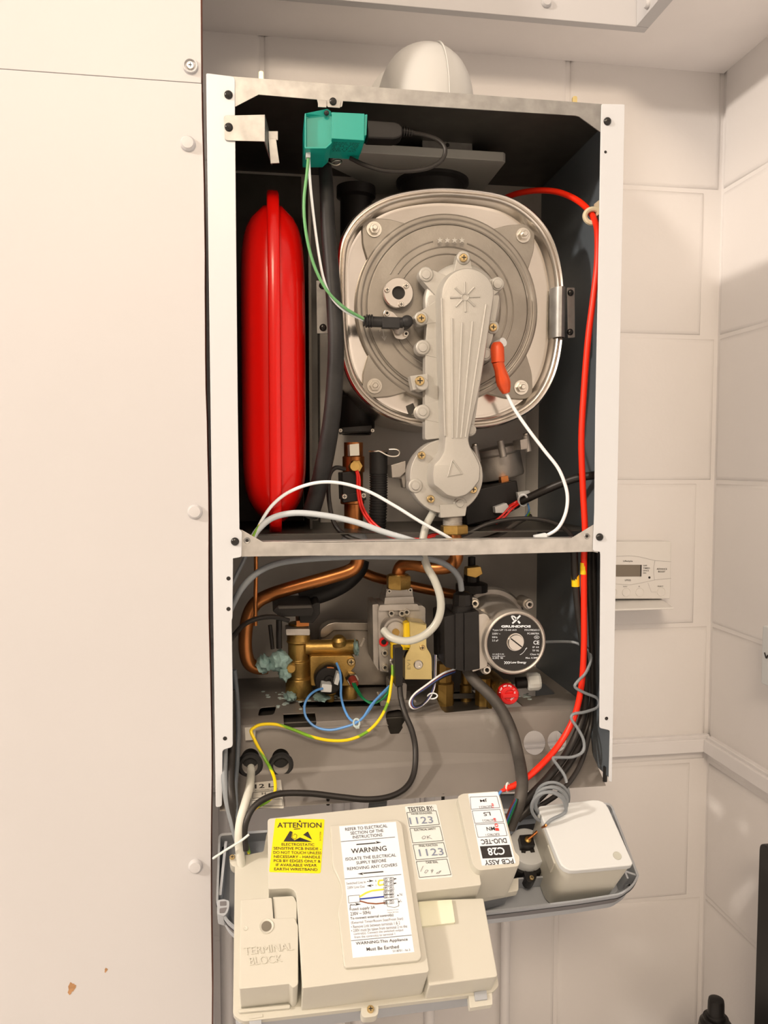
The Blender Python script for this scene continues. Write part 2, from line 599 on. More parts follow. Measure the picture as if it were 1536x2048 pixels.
bm = new(); boxw(bm, -3.2, XR + 0.1, -2.6, YW + 0.1, 2.02, 2.06); struct('ceiling', bm, ceiling_paint)

# boxing panel left of the boiler: two boards, the upper one with a hairline joint above the lower one
XL = -0.2293
def left_board(name, z0, z1):
    bm = new()
    n = 60
    edge = []
    for i in range(n + 1):
        z = z0 + (z1 - z0) * i / n
        edge.append((XL + 0.0006 * math.sin(z * 23) + random.uniform(-0.0002, 0.0002) - max(0, z - 0.78) * 0.005 - max(0, 0.05 - z) * 0.012, z))
    pts = [W(-1.6, 0.004, z0)] + [W(x, 0.004, z) for x, z in edge] + [W(-1.6, 0.004, z1)]
    prism(bm, pts, Vector((0, 0.02, 0)))
    o = struct(name, bm, [board_paint, wood_edge], 0.0006)
    for p in o.data.polygons:                # the raw sawn edge of the board
        if p.normal.x > 0.5:
            p.material_index = 1
    return o
zj = P(410, 167, 0.004).z - ZB
bm = new()
left_board('wall_left', -ZB, zj - 0.0002)
left_board('wall_left_upper', zj + 0.0002, 2.02)
bm = new(); boxw(bm, -0.275, -0.2335, 0.026, 0.062, -ZB, 2.02); struct('trim_6', bm, board_paint, 0.001)
def blemish(spots, label):
    bm = new()
    p0 = P(sum(q[0] for q in spots) / len(spots), sum(q[1] for q in spots) / len(spots), 0.0041)
    out = []
    rr = max(q[2] for q in spots) * S(0)
    for k in range(18):
        a = k * math.pi / 9
        r = rr * (1 + 0.22 * math.sin(3 * a + 1) + 0.12 * math.sin(7 * a))
        out.append(p0 + Vector((r * 0.75 * math.cos(a) + r * 0.25 * math.sin(a), 0, r * 1.25 * math.sin(a))))
    prism(bm, out, Vector((0, -0.0004, 0)))
    props(obj('paint_blemish', bm, stain_mat), label, 'stain')
blemish([(143, 1976, 9)], 'larger rusty brown blister mark low on the white boxing panel')
blemish([(212, 1940, 3.5)], 'tiny brown speck up right of the rusty blister on the boxing panel')

def cap(px, py, rpx, label, y=0.004, open_=False, normal=(0, -1, 0), p=None):
    bm = new()
    p = P(px, py, y) if p is None else p
    r = rpx * S(y)
    if open_:
        lathe(bm, p, normal, [(r * 0.9, -0.0005), (r, 0.0022), (r * 0.93, 0.0036), (r * 0.78, 0.0036), (r * 0.72, 0.0012), (0, 0.0012)], 24)
        o = obj('screw_cap', bm, board_paint)
        props(o, label, 'screw cap')
        fast('pan', zinc, 'screw', p + Vector(normal) * 0.0012, r * 0.5, o)
        return o
    lathe(bm, p, normal, [(r * 0.98, -0.0005), (r, 0.002), (r * 0.93, 0.0030), (r * 0.75, 0.0052), (0, 0.0055)], 24)
    return props(obj('screw_cap', bm, board_paint), label, 'screw cap', 'white screw caps')
cap(381, 133, 14, 'open white screw cup with its cover missing, at the top right of the boxing panel', open_=True)
cap(376, 288, 14, 'white screw cap on the boxing panel just below the joint between its boards')
cap(390, 1023, 14, 'white screw cap halfway down the boxing panel beside the boiler frame')
cap(391, 1731, 14, 'white screw cap on the boxing panel beside the lowered grey tray')
cap(1092, 6, 10, 'white screw cap on the overhead fascia above the flue elbow', y=yf)
pc = PX(1297, 8, XF)
cap(0, 0, 9, 'white screw cap on the short side fascia at the upper right', y=0.2, normal=(-1, 0, 0), p=pc)

# moulding along the walls
zt0, zt1 = P(1300, 1510, YW - 0.012).z - ZB, P(1300, 1484, YW - 0.012).z - ZB
bm = new(); boxw(bm, -0.2, XR, YW - 0.014, YW + 0.001, zt0, zt1); boxw(bm, -0.2, XR, YW - 0.009, YW + 0.001, zt1 - 0.001, zt1 + 0.005)
struct('trim_1', bm, trim_paint, 0.0012)
bm = new(); boxw(bm, XR - 0.014, XR + 0.001, -2.2, YW - 0.0145, zt0, zt1); boxw(bm, XR - 0.009, XR + 0.001, -2.2, YW - 0.0145, zt1 - 0.001, zt1 + 0.005)
struct('trim_2', bm, trim_paint, 0.0012)

# white pipes down the wall below the boiler
def wall_pipe(px, y, rpx, py0, label, z1=None):
    bm = new()
    p = P(px, py0, y)
    cyl(bm, Vector((p.x, y, 0.0)), (0, 0, 1), rpx * S(y), p.z if z1 is None else z1 + ZB, 20)
    return props(obj('water_pipe', bm, trim_paint), label, 'pipe', 'white pipes below the boiler')
wall_pipe(1012, YW - 0.012, 10, 1790, 'thin white painted pipe down the wall right of the cream control box', z1=-0.02)
wall_pipe(678, YW - 0.10, 13, 2000, 'left white pipe of the pair below the cream control box', z1=-0.02)
wall_pipe(715, YW - 0.10, 15, 2000, 'right thicker white pipe of the pair below the cream control box', z1=-0.02)
wall_pipe(858, YW - 0.09, 12, 2000, 'white pipe below the right half of the cream control box', z1=-0.02)
wall_pipe(452, YW - 0.13, 12, 1900, 'white pipe between the boxing panel and the cream control box', z1=-0.02)

# flue elbow above the boiler
t = thing('flue_elbow', 'white plastic flue elbow rising from the boiler top and turning back to the wall', 'flue pipe', W(0.095, 0.15, 0.765))
fx = (P(772, 170, 0.15).x + P(947, 170, 0.15).x) / 2
fr = (P(947, 170, 0.15).x - P(772, 170, 0.15).x) / 2
ztop = P(860, 28, 0.12).z - ZB
bm = new()
R_ = fr * 1.0
cz_ = ztop - fr - R_
path = [W(fx, 0.15, 0.7637), W(fx, 0.15, (0.764 + cz_) / 2), W(fx, 0.15, cz_)]
for k in range(1, 10):
    a = k / 9 * math.pi / 2
    path.append(W(fx, 0.15 + R_ * (1 - math.cos(a)), cz_ + R_ * math.sin(a)))
path.append(W(fx, 0.31, cz_ + R_))
tube(bm, path, fr, 40, smooth=False)
obj('elbow', bm, upvc, t, sharp=60)
bm = new()
loops = []
for k in range(0, 11):                       # moulding seam over the outside of the bend
    a = k / 10 * math.pi / 2
    loops.append(W(fx + 0.012, 0.15 + R_ - (R_ + fr) * math.cos(a), cz_ + (R_ + fr) * math.sin(a)))
tube(bm, [W(fx + 0.012, 0.15 - fr, 0.77)] + loops, 0.0011, 6, 3)
obj('seam', bm, upvc, t)
bm = new()
lathe(bm, W(fx - 0.006, 0.235, cz_ + R_ * 0.92), (-0.05, 1, -0.02), [(fr * 1.02, 0), (fr * 1.1, 0.002), (fr * 1.1, 0.022), (fr * 1.03, 0.024), (fr * 1.03, 0.04), (fr * 1.1, 0.042), (fr * 1.1, 0.062), (fr, 0.064)], 44)
c_ = obj('collar', bm, upvc, t)
fast('pan', zinc, 'screw', W(fx - fr * 1.06, 0.253, cz_ + R_ - fr * 0.30), 0.0022, c_, Vector((-1, -0.3, -0.3)).normalized())

# wall programmer
t = thing('heating_programmer', 'cream wall programmer with small display and open flap right of the boiler', 'programmer', P(1280, 1195, YW))
M = lambda x, y: P(x, y, YW - 0.028)
ZP = lambda x, y: (1220 + x / 10.97, 1070 + y / 10.97)
MP = lambda x, y: M(*ZP(x, y))
bm = new()
front(bm, [(1150, 1084), (1343, 1083), (1341, 1198), (1150, 1198)], YW - 0.028, YW + 0.001, 3)
body = obj('body', bm, prog_plastic, t, 0.002)
L_ = Vector((0, -0.0003, 0))
bm = new()
stroke(bm, [ZP(*q) for q in ((-300, 540), (140, 468), (420, 455), (640, 478), (980, 560), (1340, 585))], 0.35, M, L_)
stroke(bm, [ZP(*q) for q in ((-300, 1010), (140, 1075), (420, 1095), (640, 1060), (980, 985), (1340, 950))], 0.35, M, L_)
stroke(bm, [ZP(*q) for q in ((985, 560), (960, 700), (955, 830), (975, 985))], 0.35, M, L_)
stroke(bm, [ZP(*q) for q in ((830, 1050), (905, 1250), (1020, 1250))], 0.25, M, L_)
obj('panel_line', bm, fascia_grey, t)
bm = new()
front(bm, [ZP(*q) for q in ((-150, 655), (697, 655), (690, 910), (-150, 912))], YW - 0.0287, YW - 0.02)
scr = obj('display', bm, lcd, t)
bm = new()
stroke(bm, [ZP(680, 655), ZP(676, 910)], 2.2, lambda x, y: P(x, y, YW - 0.0287), L_)
obj('display_border', bm, ink, scr)
bm = new()
for s, xl, xr, yc, h, b in (('Lifestyle', 285, 495, 575, 42, 0.02), ('LP522', 325, 455, 990, 36, 0.02), ('OFF', 722, 812, 672, 32, 0.01), ('TIMED', 722, 875, 727, 32, 0.01),
                            ('ONCE', 722, 850, 780, 32, 0.01), ('ON', 722, 790, 833, 32, 0.01), ('ADVANCE', 1022, 1248, 745, 36, 0.02), ('BOOST', 1055, 1210, 803, 36, 0.02),
                            ('SELECT', 1040, 1165, 1125, 26, 0.01), ('DAY', 290, 380, 1130, 22, 0.0), ('+', 625, 650, 1128, 24, 0.02)):
    text(bm, s, tq(MP, xl, xr, yc, h, 0.01), L_, 0, b)
lathe(bm, MP(862, 932) + L_, (0, -1, 0), [(2.4 * S(YW), 0), (2.4 * S(YW), 0.0003)], 12)
obj('lettering', bm, ink, t)
for bx, by in ((355, 1255), (650, 1255), (1120, 1245), (60, 1255)):
    bm = new()
    lathe(bm, MP(bx, by) + Vector((0, 0.002, 0)), (0, -1, 0), [(9.4 * S(YW), 0), (9.2 * S(YW), 0.0022), (8.7 * S(YW), 0.0030), (8.0 * S(YW), 0.0024), (0, 0.0024)], 24)
    obj('button', bm, prog_plastic, t)
bm = new()
zf = P(1280, 1201, YW - 0.03).z
prism(bm, [Vector((P(1150, 1200, YW - 0.03).x, YW - 0.004, zf)), Vector((P(1334, 1200, YW - 0.03).x, YW - 0.004, zf)),
           Vector((P(1347, 1222, YW - 0.072).x, YW - 0.072, zf - 0.004)), Vector((P(1150, 1222, YW - 0.072).x, YW - 0.072, zf - 0.004))], Vector((0, 0, -0.003)))
obj('flap', bm, prog_plastic, t, 0.001)

# white wall box cut off by the right edge, black board and bottle at the lower right
bm = new()
p0 = PX(1524, 1250, XR - 0.03); p1 = PX(1522, 1368, XR - 0.03)
boxw(bm, XR - 0.03, XR + 0.001, p0.y - 0.09, p0.y, p1.z - ZB, p0.z - ZB)
o = props(obj('switch_box', bm, white_plastic, None, 0.003), 'white switch box on the right wall, cut off by the edge of the photo', 'switch')
bm = new(); pm = PX(1533, 1312, XR - 0.03)
stroke(bm, [(0, 0.004), (0.004, -0.003), (0.008, 0.002), (0.013, -0.004)], 0.003, lambda a, b: Vector((XR - 0.03, pm.y + 0.004 - a, pm.z + b)), Vector((-0.0004, 0, 0)))
obj('marking', bm, ink, o)
zc = -0.62
bm = new(); boxw(bm, 0.10, XR, -1.6, YW - 0.02, zc - 0.04, zc)
boxw(bm, XR - 0.03, XR, -1.6, YW - 0.02, -ZB, zc - 0.03)
o = struct('trim_7', bm, board_paint, 0.002)
pb = PX(1518, 1690, XR - 0.06)
bm = new()
z1 = P(1530, 1681, pb.y).z - ZB
out = rp([(0, zc), (-0.40, zc), (-0.40, z1), (0, z1)], 0.012)
prism(bm, [W(XR - 0.06, pb.y + q[0], q[1]) for q in out], Vector((0.022, 0, 0)))
props(obj('tall_board', bm, black_plastic, None, 0.002), 'tall black board with rounded top corner at the lower right edge', 'board')
t = thing('spray_bottle', 'black spray bottle with rounded cap at the bottom right', 'bottle', W(P(1432, 2020, 0.12).x, 0.12, zc))
bx_, bs = P(1432, 2020, 0.12), S(0.12)
bm = new()
zcap = P(1432, 2034, 0.12).z - ZB
lathe(bm, W(bx_.x, 0.12, zc), (0, 0, 1), [(0.022, 0), (0.024, 0.004), (0.024, zcap - zc - 0.024), (0.021, zcap - zc - 0.008), (27 * bs, zcap - zc - 0.004), (27 * bs, zcap - zc), (0, zcap - zc)], 28)
obj('body', bm, black_plastic, t)
bm = new()
ztip = P(1436, 1995, 0.12).z - ZB
u = ztip - zcap
lathe(bm, W(bx_.x, 0.12, zcap), (0, 0, 1), [(21 * bs, 0), (20.5 * bs, u * 0.16), (18 * bs, u * 0.2), (17.5 * bs, u * 0.75), (16 * bs, u * 0.92), (10 * bs, u), (0, u)], 28)
obj('cap', bm, black_plastic, t)

# ------------------------------------------------------------ boiler casing
case = thing('boiler_casing', 'tall open wall boiler casing with white front posts and galvanised rails', 'boiler', W(0, 0.12, 0))
LP = [(412.5, 146, 3), (470, 153, 8), (470, 226), (475.4, 800), (479, 1058), (484, 1064), (483, 1114, 4), (466, 1117), (465, 1236), (463.5, 1240), (465.5, 1380), (465.5, 1494, 6),
      (445, 1500, 6), (444, 1613, 5), (431.5, 1615, 4)]
RP = [(1203, 207.5, 4), (1249.7, 208.5, 3), (1224, 1565, 4), (1217.5, 1562, 2), (1220, 1461, 4), (1199, 1456, 4), (1201, 1109), (1200, 1104), (1186, 1102, 4), (1189, 1020), (1191, 820), (1198, 480), (1201, 293)]
T_ = 0.0014
bm = new(); front(bm, LP, 0, T_, 0.001)
lp = obj('front_post', bm, white_enamel, case, 0.0005)
bm = new(); front(bm, RP, 0, T_, 0.001)
rpst = obj('front_post', bm, white_enamel, case, 0.0005)
def hole(px, py, rpx, y, parent, name='screw_hole'):
    bm = new()
    lathe(bm, P(px, py, y), (0, -1, 0), [(rpx * 1.15 * S(y), 0), (rpx * S(y), 0.0004), (0, 0.0004)], 18)
    return obj(name, bm, dark_hole, parent)
for q in ((457, 1157, 3.6), (457, 1218, 3.6), (450, 1477, 3.6)): hole(q[0], q[1], q[2], 0, lp)
for q in ((1211, 304, 2.6), (1213, 1437, 3.4)): hole(q[0], q[1], q[2], 0, rpst)
# folded side panels: white outside, blue grey inside
zt = 0.763
def side(name, x0, x1, m):
    bm = new(); boxw(bm, x0, x1, T_, 0.26, 0.004, zt)
    return obj(name, bm, m, case, 0.0004)
side('side_panel', -0.225, -0.2236, white_enamel)
side('side_panel', 0.2236, 0.225, white_enamel)
side('side_lining', -0.2232, -0.2222, side_paint)
side('side_lining', 0.2222, 0.2232, side_paint)
bm = new(); boxw(bm, -0.222, 0.222, 0.252, 0.254, 0.0, zt); obj('back_panel', bm, back_steel, case)
# top: sheet with downturned front edge
bm = new(); boxw(bm, -0.2235, 0.2235, 0.0022, 0.258, zt - 0.0030, zt - 0.0015); obj('top_panel', bm, shade_dark_galv, case)
bm = new()
front(bm, [(440, 151), (1215, 209), (1212, 271), (1201, 264), (1158, 233), (1150, 231), (686, 202), (684, 214, 3), (637, 211, 3), (634, 199), (517, 189), (471, 213), (452, 222)], 0.0017, 0.003, 0.01)
top = obj('top_rail', bm, galv, case, 0.0004)
# middle rail: channel with pointed gussets
bm = new()
front(bm, [(466, 1058), (484, 1060), (526, 1084), (620, 1085.5), (900, 1082), (1143, 1076), (1186, 1050), (1196, 1046), (1196, 1106), (1186, 1103.5), (900, 1111), (620, 1111.5), (484, 1113.5), (466, 1112)], 0.0017, 0.0030)
a, b = P(500, 1084, 0.003), P(1170, 1076, 0.003)
prism(bm, [a, b, b + Vector((0, 0.017, 0)), a + Vector((0, 0.017, 0))], Vector((0, 0, -0.0012)))
a, b = P(484, 1113, 0.003), P(1186, 1103, 0.003)
prism(bm, [a, b, b + Vector((0, 0.016, 0)), a + Vector((0, 0.016, 0))], Vector((0, 0, 0.0012)))
mid = obj('middle_rail', bm, bright_galv, case, 0.0004)
def dimple(px, py, parent):
    bm = new()
    lathe(bm, P(px, py, 0.0017), (0, -1, 0), [(6.5 * S(0), 0), (5.5 * S(0), 0.0006), (3 * S(0), 0.0001), (0, 0.0001)], 20)
    o = obj('screw_dimple', bm, galv, parent)
    hole(px, py, 2.6, 0.0014, parent)
dimple(494, 1081, mid); dimple(1174, 1072.5, mid)
for px, py, par in ((457, 190, lp), (470, 1083, lp), (1214.5, 243, rpst), (1199, 1074, rpst)):
    fast('dome', black_screw_m, 'screw', P(px, py, 0), 8.0 * S(0), par)
# bracket that holds the vessel, hooked over the left post
bm = new()
front(bm, [(447.5, 231, 6), (528.5, 229, 1), (529, 283, 1), (450, 281, 6)], -0.0016, -0.0004, 1)
prism(bm, [P(527.5, 229, -0.0016), P(527.5, 283, -0.0016), P(527.5, 283, -0.0016) + Vector((0.008, 0.062, 0)), P(527.5, 229, -0.0016) + Vector((0.008, 0.062, 0))], Vector((0.0012, 0, 0)))
prism(bm, [P(537, 278, 0.025), P(552, 276, 0.025), P(559, 326, 0.025), P(541, 327, 0.025)], Vector((0, 0.0014, 0)))
prism(bm, [P(537, 262, 0.0258), P(556, 262, 0.0258), P(556, 280, 0.0258), P(537, 280, 0.0258)], Vector((0, 0.0014, 0)))
brk = obj('vessel_bracket', bm, galv, case, 0.0003)
fast('dome', black_screw_m, 'screw', P(457.5, 254.5, -0.0016), 7.8 * S(0), brk)
# small tongue on the top rail with its screw
bm = new()
front(bm, [(636, 199), (653, 200), (653, 215), (636, 214)], 0.0, 0.0016, 1)
front(bm, [(655, 200), (682, 202), (680, 216), (655, 214)], 0.0008, 0.0016, 1)
tg = obj('hanging_tongue', bm, galv, case, 0.0003)
fast('dome', black_screw_m, 'screw', P(666, 203, 0.0005), 7 * S(0), tg)
for px, py, y in ((522, 155, 0.03), (1150, 205, 0.03)):
    bm = new()
    front(bm, [(px - 4.5, py - 13, 4), (px + 4.5, py - 13, 4), (px + 4.5, py + 12), (px - 4.5, py + 12)], y, y + 0.003, 0.01)
    obj('hanging_hook', bm, gold_plate, case, 0.0005)
# flue plate and small vent plate under the top
bm = new()
zpl = P(1000, 322, 0.10).z - ZB
x0, x1 = P(668, 322, 0.10).x, P(1013, 322, 0.10).x
outl = [(x0 + 0.0, 0.10), (x1 - 0.004, 0.10), (x1, 0.104), (x1, 0.235), (x0 + 0.05, 0.235), (x0 + 0.05, 0.2), (x0, 0.15)]
prism(bm, [W(a_, b_, zpl) for a_, b_ in outl], Vector((0, 0, 0.011)))
obj('flue_plate', bm, ivory_paper, case, 0.001)
bm = new()
lathe(bm, W(P(868, 352, 0.17).x, 0.18, zpl), (0, 0, -1), [(0.047, 0), (0.047, 0.004), (0.042, 0.007), (0.042, 0.045)], 40)
obj('flue_gasket', bm, black_rubber, case)
bm = new(); front(bm, [(844, 263), (944, 266), (945, 305), (845, 300)], 0.12, 0.125, 1)
vp = obj('vent_plate', bm, galv, case, 0.0005)
hole(895, 277, 6.5, 0.12, vp); hole(895, 290, 3.5, 0.12, vp)
bm = new(); tube(bm, [P(850, 252, 0.115), P(990, 260, 0.115)], 0.0007, 6, smooth=False); obj('sheet_seam', bm, galv, case)
# left duct wall beside the vessel and the inner steel chamber behind the exchanger
bm = new(); boxw(bm, -0.221, -0.118, 0.247, 0.2515, 0.29, 0.755); obj('duct_panel', bm, shade_dark_galv, case)
bm = new(); boxw(bm, -0.117, -0.114, 0.10, 0.25, 0.29, 0.70); obj('divider', bm, shade_dark_galv, case)
x0, x1 = P(640, 900, 0.21).x, P(1055, 900, 0.21).x
bm = new(); boxw(bm, x0, x1, 0.213, 0.251, P(900, 1062, 0.21).z - ZB, 0.60); obj('chamber_panel', bm, back_steel, case, 0.002)
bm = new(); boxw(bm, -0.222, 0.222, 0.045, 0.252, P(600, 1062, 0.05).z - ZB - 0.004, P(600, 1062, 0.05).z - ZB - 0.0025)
D_ = obj('shelf', bm, shade_dark_galv, case)
# side bracket strips on the duct
bm = new(); front(bm, [(632.5, 561, 1), (654, 561, 1), (657, 667, 1), (634, 667, 1)], 0.095, 0.0965, 1)
br = obj('hinge_strip', bm, galv, case, 0.0003)
fast('dome', black_screw_m, 'screw', P(645, 571, 0.095), 7 * S(0.095), br)
fast('dome', black_screw_m, 'screw', P(646, 655, 0.095), 7 * S(0.095), br)

bm = new(); boxw(bm, -0.205, 0.108, 0.088, 0.245, -0.005, 0.060); obj('added_dark_block', bm, shade_dark_galv, case, 0.002)  # added unseen block under the shelf, keeps light out of the tray cut-outs
# bottom tray: shelf, sloping apron and front lip, with real cut-outs
y1, zs = 0.064, 0.070
prof = [(0.252, zs), (y1 + 0.006, zs), (y1, zs - 0.003), (y1 - 0.003, zs - 0.010), (0.050, 0.019), (0.046, 0.014), (0.010, -0.007)]
bm = new()
t_ = 0.0015
inner = []
for i, (y, z) in enumerate(prof):            # sheet thickness measured square to the sheet
    pa, pb = prof[max(i - 1, 0)], prof[min(i + 1, len(prof) - 1)]
    dy, dz = pb[0] - pa[0], pb[1] - pa[1]
    l_ = math.hypot(dy, dz)
    inner.append((y - dz / l_ * t_ * -1, z + dy / l_ * t_))
prism(bm, [W(-0.2215, y, z) for y, z in prof + inner[::-1]], Vector((0.443, 0, 0)))
tray = obj('bottom_tray', bm, tray_paint, case, 0)
def zcut(pxs, r=4):
    c = new()
    pts = [PZ(x, y, zs) for x, y in rp(pxs, r)]
    prism(c, [p - Vector((0, 0, 0.02)) for p in pts], Vector((0, 0, 0.03)))
    cut(tray, c)
zcut([(598, 1402), (800, 1398), (806, 1411), (600, 1415)], 6)
zcut([(868, 1385), (1000, 1374), (1048, 1413), (885, 1424)], 8)
zcut([(1012, 1368), (1085, 1362), (1114, 1388), (1040, 1395)], 10)
zcut([(775, 1420), (800, 1416), (813, 1430), (790, 1436), (770, 1432)], 5)
zcut([(520, 1414), (553, 1411), (548, 1429), (515, 1432)], 5)
c = new(); front(c, [(568, 1432, 8), (634, 1429, 8), (637, 1471, 8), (569, 1475, 8)], 0.03, 0.09, 8); cut(tray, c)
for cx_, cy_, rx_ in ((1082, 1499, 24), (1128, 1496, 21), (562, 1531, 18), (500, 1531, 18)):
    c = new(); lathe(c, P(cx_, cy_, 0.03), (0, 1, 0), [(rx_ * S(0.05), 0), (rx_ * S(0.05), 0.05)], 28); cut(tray, c)
bm = new()
for cx_, cy_ in ((562, 1531), (500, 1531)):
    p = P(cx_, cy_, 0.052)
    lathe(bm, p, (0, -1, 0.2), [(26 * S(0.05), -0.001), (26 * S(0.05), 0.002), (21 * S(0.05), 0.0045), (16 * S(0.05), 0.0045), (14 * S(0.05), -0.006)], 28)
    obj('cable_grommet', bm, black_rubber, case); bm = new()
bm.free()
for px, py in ((656, 1602), (886, 1594), (1210, 1550)):
    bm = new()
    p = P(px, py + 6, 0.013)
    lathe(bm, p, (0, 0, 1), [(0.002, -0.001), (0.002, 0.008)] if px < 1000 else [(0.0026, -0.004), (0.0026, 0.014)], 10)
    obj('stud', bm, black_screw_m, tray)
# capacity label on the tray's lip
M = lambda x, y: P(x, y, 0.012)
lab = new()
ZL = lambda x, y: (420 + x / 3.84, 1380 + y / 3.84)
LBL = [ZL(325, 715), ZL(545, 690), ZL(567, 910), ZL(310, 905)]
LIP = W(0, 0.046, 0.014)
LN = Vector((0, -0.021, 0.036)).normalized()
LF = lambda x, y: CAM + ray(x, y) * ((LIP + LN * 0.0016 - CAM).dot(LN) / ray(x, y).dot(LN))
prism(lab, [LF(*q) for q in rp(LBL, 2)], LN * 0.0003)
lb = obj('capacity_label', lab, old_label, case)
bm = new()
ML = lambda x, y: LF(*ZL(x, y))
L_ = LN * 0.0006
text(bm, '12 L', tq(ML, 345, 490, 738, 32, -0.08), L_, 0, 0.02)
text(bm, 'ACCUMULATED SYSTEM', tq(ML, 345, 520, 768, 9, -0.08), L_)
text(bm, 'H', tq(ML, 398, 428, 798, 18, -0.08), L_)
for a_ in ([(330, 790), (545, 770), (550, 815), (326, 835), (330, 790)], [(322, 850), (553, 838), (558, 893), (318, 893), (322, 850)]):
    stroke(bm, a_, 3, ML, L_)
obj('label_print', bm, ink, lb)
# paper tab and crusts on the shelf
bm = new(); front(bm, [ZL(268, 290), ZL(350, 285), ZL(348, 382), ZL(272, 388)], 0.05, 0.0505, 1); obj('paper_tab', bm, old_label, tray)
bm = new()
random.seed(3)
for cx_, cy_, n_, sx_, sy_ in ((590, 1392, 26, 34, 8), (660, 1396, 14, 16, 6), (575, 1402, 12, 20, 8), (1050, 1390, 10, 14, 5), (600, 1384, 14, 20, 4)):
    for i in range(n_):
        p = PZ(cx_ + random.gauss(0, sx_), cy_ + random.gauss(0, sy_), zs)
        if p.y < y1 + 0.006: continue
        r = random.uniform(0.0012, 0.0035)
        lathe(bm, p, (0, 0, 1), [(r, 0), (r * 0.8, r * 0.25), (0, r * 0.35)], 8)
o = obj('limescale', bm, limescale, tray)

# ------------------------------------------------------------ expansion vessel
t = thing('expansion_vessel', 'glossy red flat expansion vessel standing on edge in the left of the boiler', 'expansion vessel', W(-0.165, 0.14, P(550, 1075, 0.03).z - ZB))
xc = P(549, 700, 0.03).x
zt_, zb_ = P(546, 331, 0.03).z - ZB, P(553, 1084, 0.03).z - ZB
zc_, hz = (zt_ + zb_) / 2, (zt_ - zb_) / 2
yc_, hy = 0.138, 0.108
def ring(x, k, kz=None, n=72, e=3.2):
    kz = k if kz is None else kz
    out = []
    for i in range(n):
        a = 2 * math.pi * i / n
        c, s = math.cos(a), math.sin(a)
        out.append(W(x, yc_ + (hy - k) * math.copysign(abs(c) ** (2 / e), c), zc_ + (hz - kz) * math.copysign(abs(s) ** (2 / (e if s > 0 else 9.0)), s)))
    return out
XLV, XRV = P(480, 700, 0.06).x, P(614, 700, 0.06).x
def dome(xa, xb, name):
    bm = new()
    d = xb - xa
    prof_ = [(0.0, 0.010), (0.12, 0.0105), (0.55, 0.016), (0.75, 0.022), (0.88, 0.031), (0.96, 0.043), (1.0, 0.062)]
    loft(bm, [ring(xa + d * f, k, k + 0.006 + 0.02 * max(0, f - 0.2)) for f, k in prof_], True, True)
    return obj(name, bm, red_paint, t, sharp=60)
hw = 0.0068
dome(xc - hw, XLV, 'half_shell')
dome(xc + hw, XRV, 'half_shell')
bm = new()
loft(bm, [ring(xc - hw, 0.011), ring(xc - hw, 0.002), ring(xc - hw * 0.75, 0.0003), ring(xc, 0.0), ring(xc + hw * 0.75, 0.0003), ring(xc + hw, 0.002), ring(xc + hw, 0.011)], True, True)
obj('rim', bm, red_paint, t, sharp=50)

# ------------------------------------------------------------ heat exchanger
t = thing('heat_exchanger', 'round-cornered stainless steel heat exchanger drum with rolled rim in the upper boiler', 'heat exchanger', W(0.05, 0.13, P(900, 858, 0.06).z - ZB))
OUT = [(901, 375), (1000, 387), (1060, 417), (1103, 468), (1125, 540), (1129, 620), (1124, 700), (1106, 765), (1068, 818), (1008, 849), (950, 858), (880, 858), (800, 845), (742, 815), (702, 768), (681, 700), (675, 600), (677, 500), (692, 455), (722, 420), (770, 393), (830, 379)]
o2 = cr([P(x, y, 0.055) for x, y in OUT], 5, True)
cc = sum(o2, Vector()) / len(o2)
def sc(k, y, ex=0.0):
    return [Vector((cc.x + (p.x - cc.x) * k, y, cc.z + (p.z - cc.z) * k)) for p in o2]
bm = new()
loft(bm, [sc(0.985, 0.205), sc(0.99, 0.075), sc(1.0, 0.066), sc(1.003, 0.060), sc(0.998, 0.0555), sc(0.985, 0.053), sc(0.970, 0.0545), sc(0.962, 0.0575), sc(0.955, 0.0545), sc(0.945, 0.053), sc(0.932, 0.0545), sc(0.925, 0.059), sc(0.918, 0.066), sc(0.905, 0.0695)], True, False)
drum = obj('drum', bm, brushed, t, sharp=40)
bm = new()
loft(bm, [sc(0.905, 0.0695), sc(0.88, 0.0702), sc(0.3, 0.0705)], False, True)
obj('front_plate', bm, polished, t, sharp=40)
# black marks and gasket smear at the foot of the plate
bm = new(); patch(bm, [(812, 812), (826, 806), (832, 820), (818, 833)], lambda x, y: P(x, y, 0.0698), Vector((0, -0.0004, 0))); obj('scorch_mark', bm, shade_dark_galv, t)
# cast burner door with four ears
bd = new()
c0 = P(897, 617, 0.064)
r0 = 187 * S(0.064)
YD = Vector((0, -1, 0))
lathe(bd, c0 + Vector((0, 0.006, 0)), YD, [(r0, 0), (r0, 0.004), (r0 - 0.002, 0.006), (r0 - 0.006, 0.006), (r0 - 0.0075, 0.0045), (r0 - 0.012, 0.0045), (r0 - 0.0135, 0.0062), (0, 0.0062)], 90)
ears = [((748, 459), (-1, -1)), ((1046, 471), (1, -1)), ((749, 772), (-1, 1)), ((1042, 775), (1, 1))]
for (ex, ey), (sx, sy) in ears:
    pts = [(ex + sx * 25, ey + sy * 25, 26), (ex + sx * 22, ey - sy * 30, 8), (ex + sx * 2, ey - sy * 95, 10), (ex - sx * 60, ey - sy * 60, 1), (ex - sx * 100, ey + sy * 2, 10), (ex - sx * 32, ey + sy * 21, 8)]
    front(bd, pts, 0.0660, 0.0702, 6)
door = obj('burner_door', bd, cast, t, 0.0012)
for (ex, ey), _ in ears:
    fast('nut', zinc, 'nut', P(ex, ey, 0.0657), 15 * S(0.06), door)
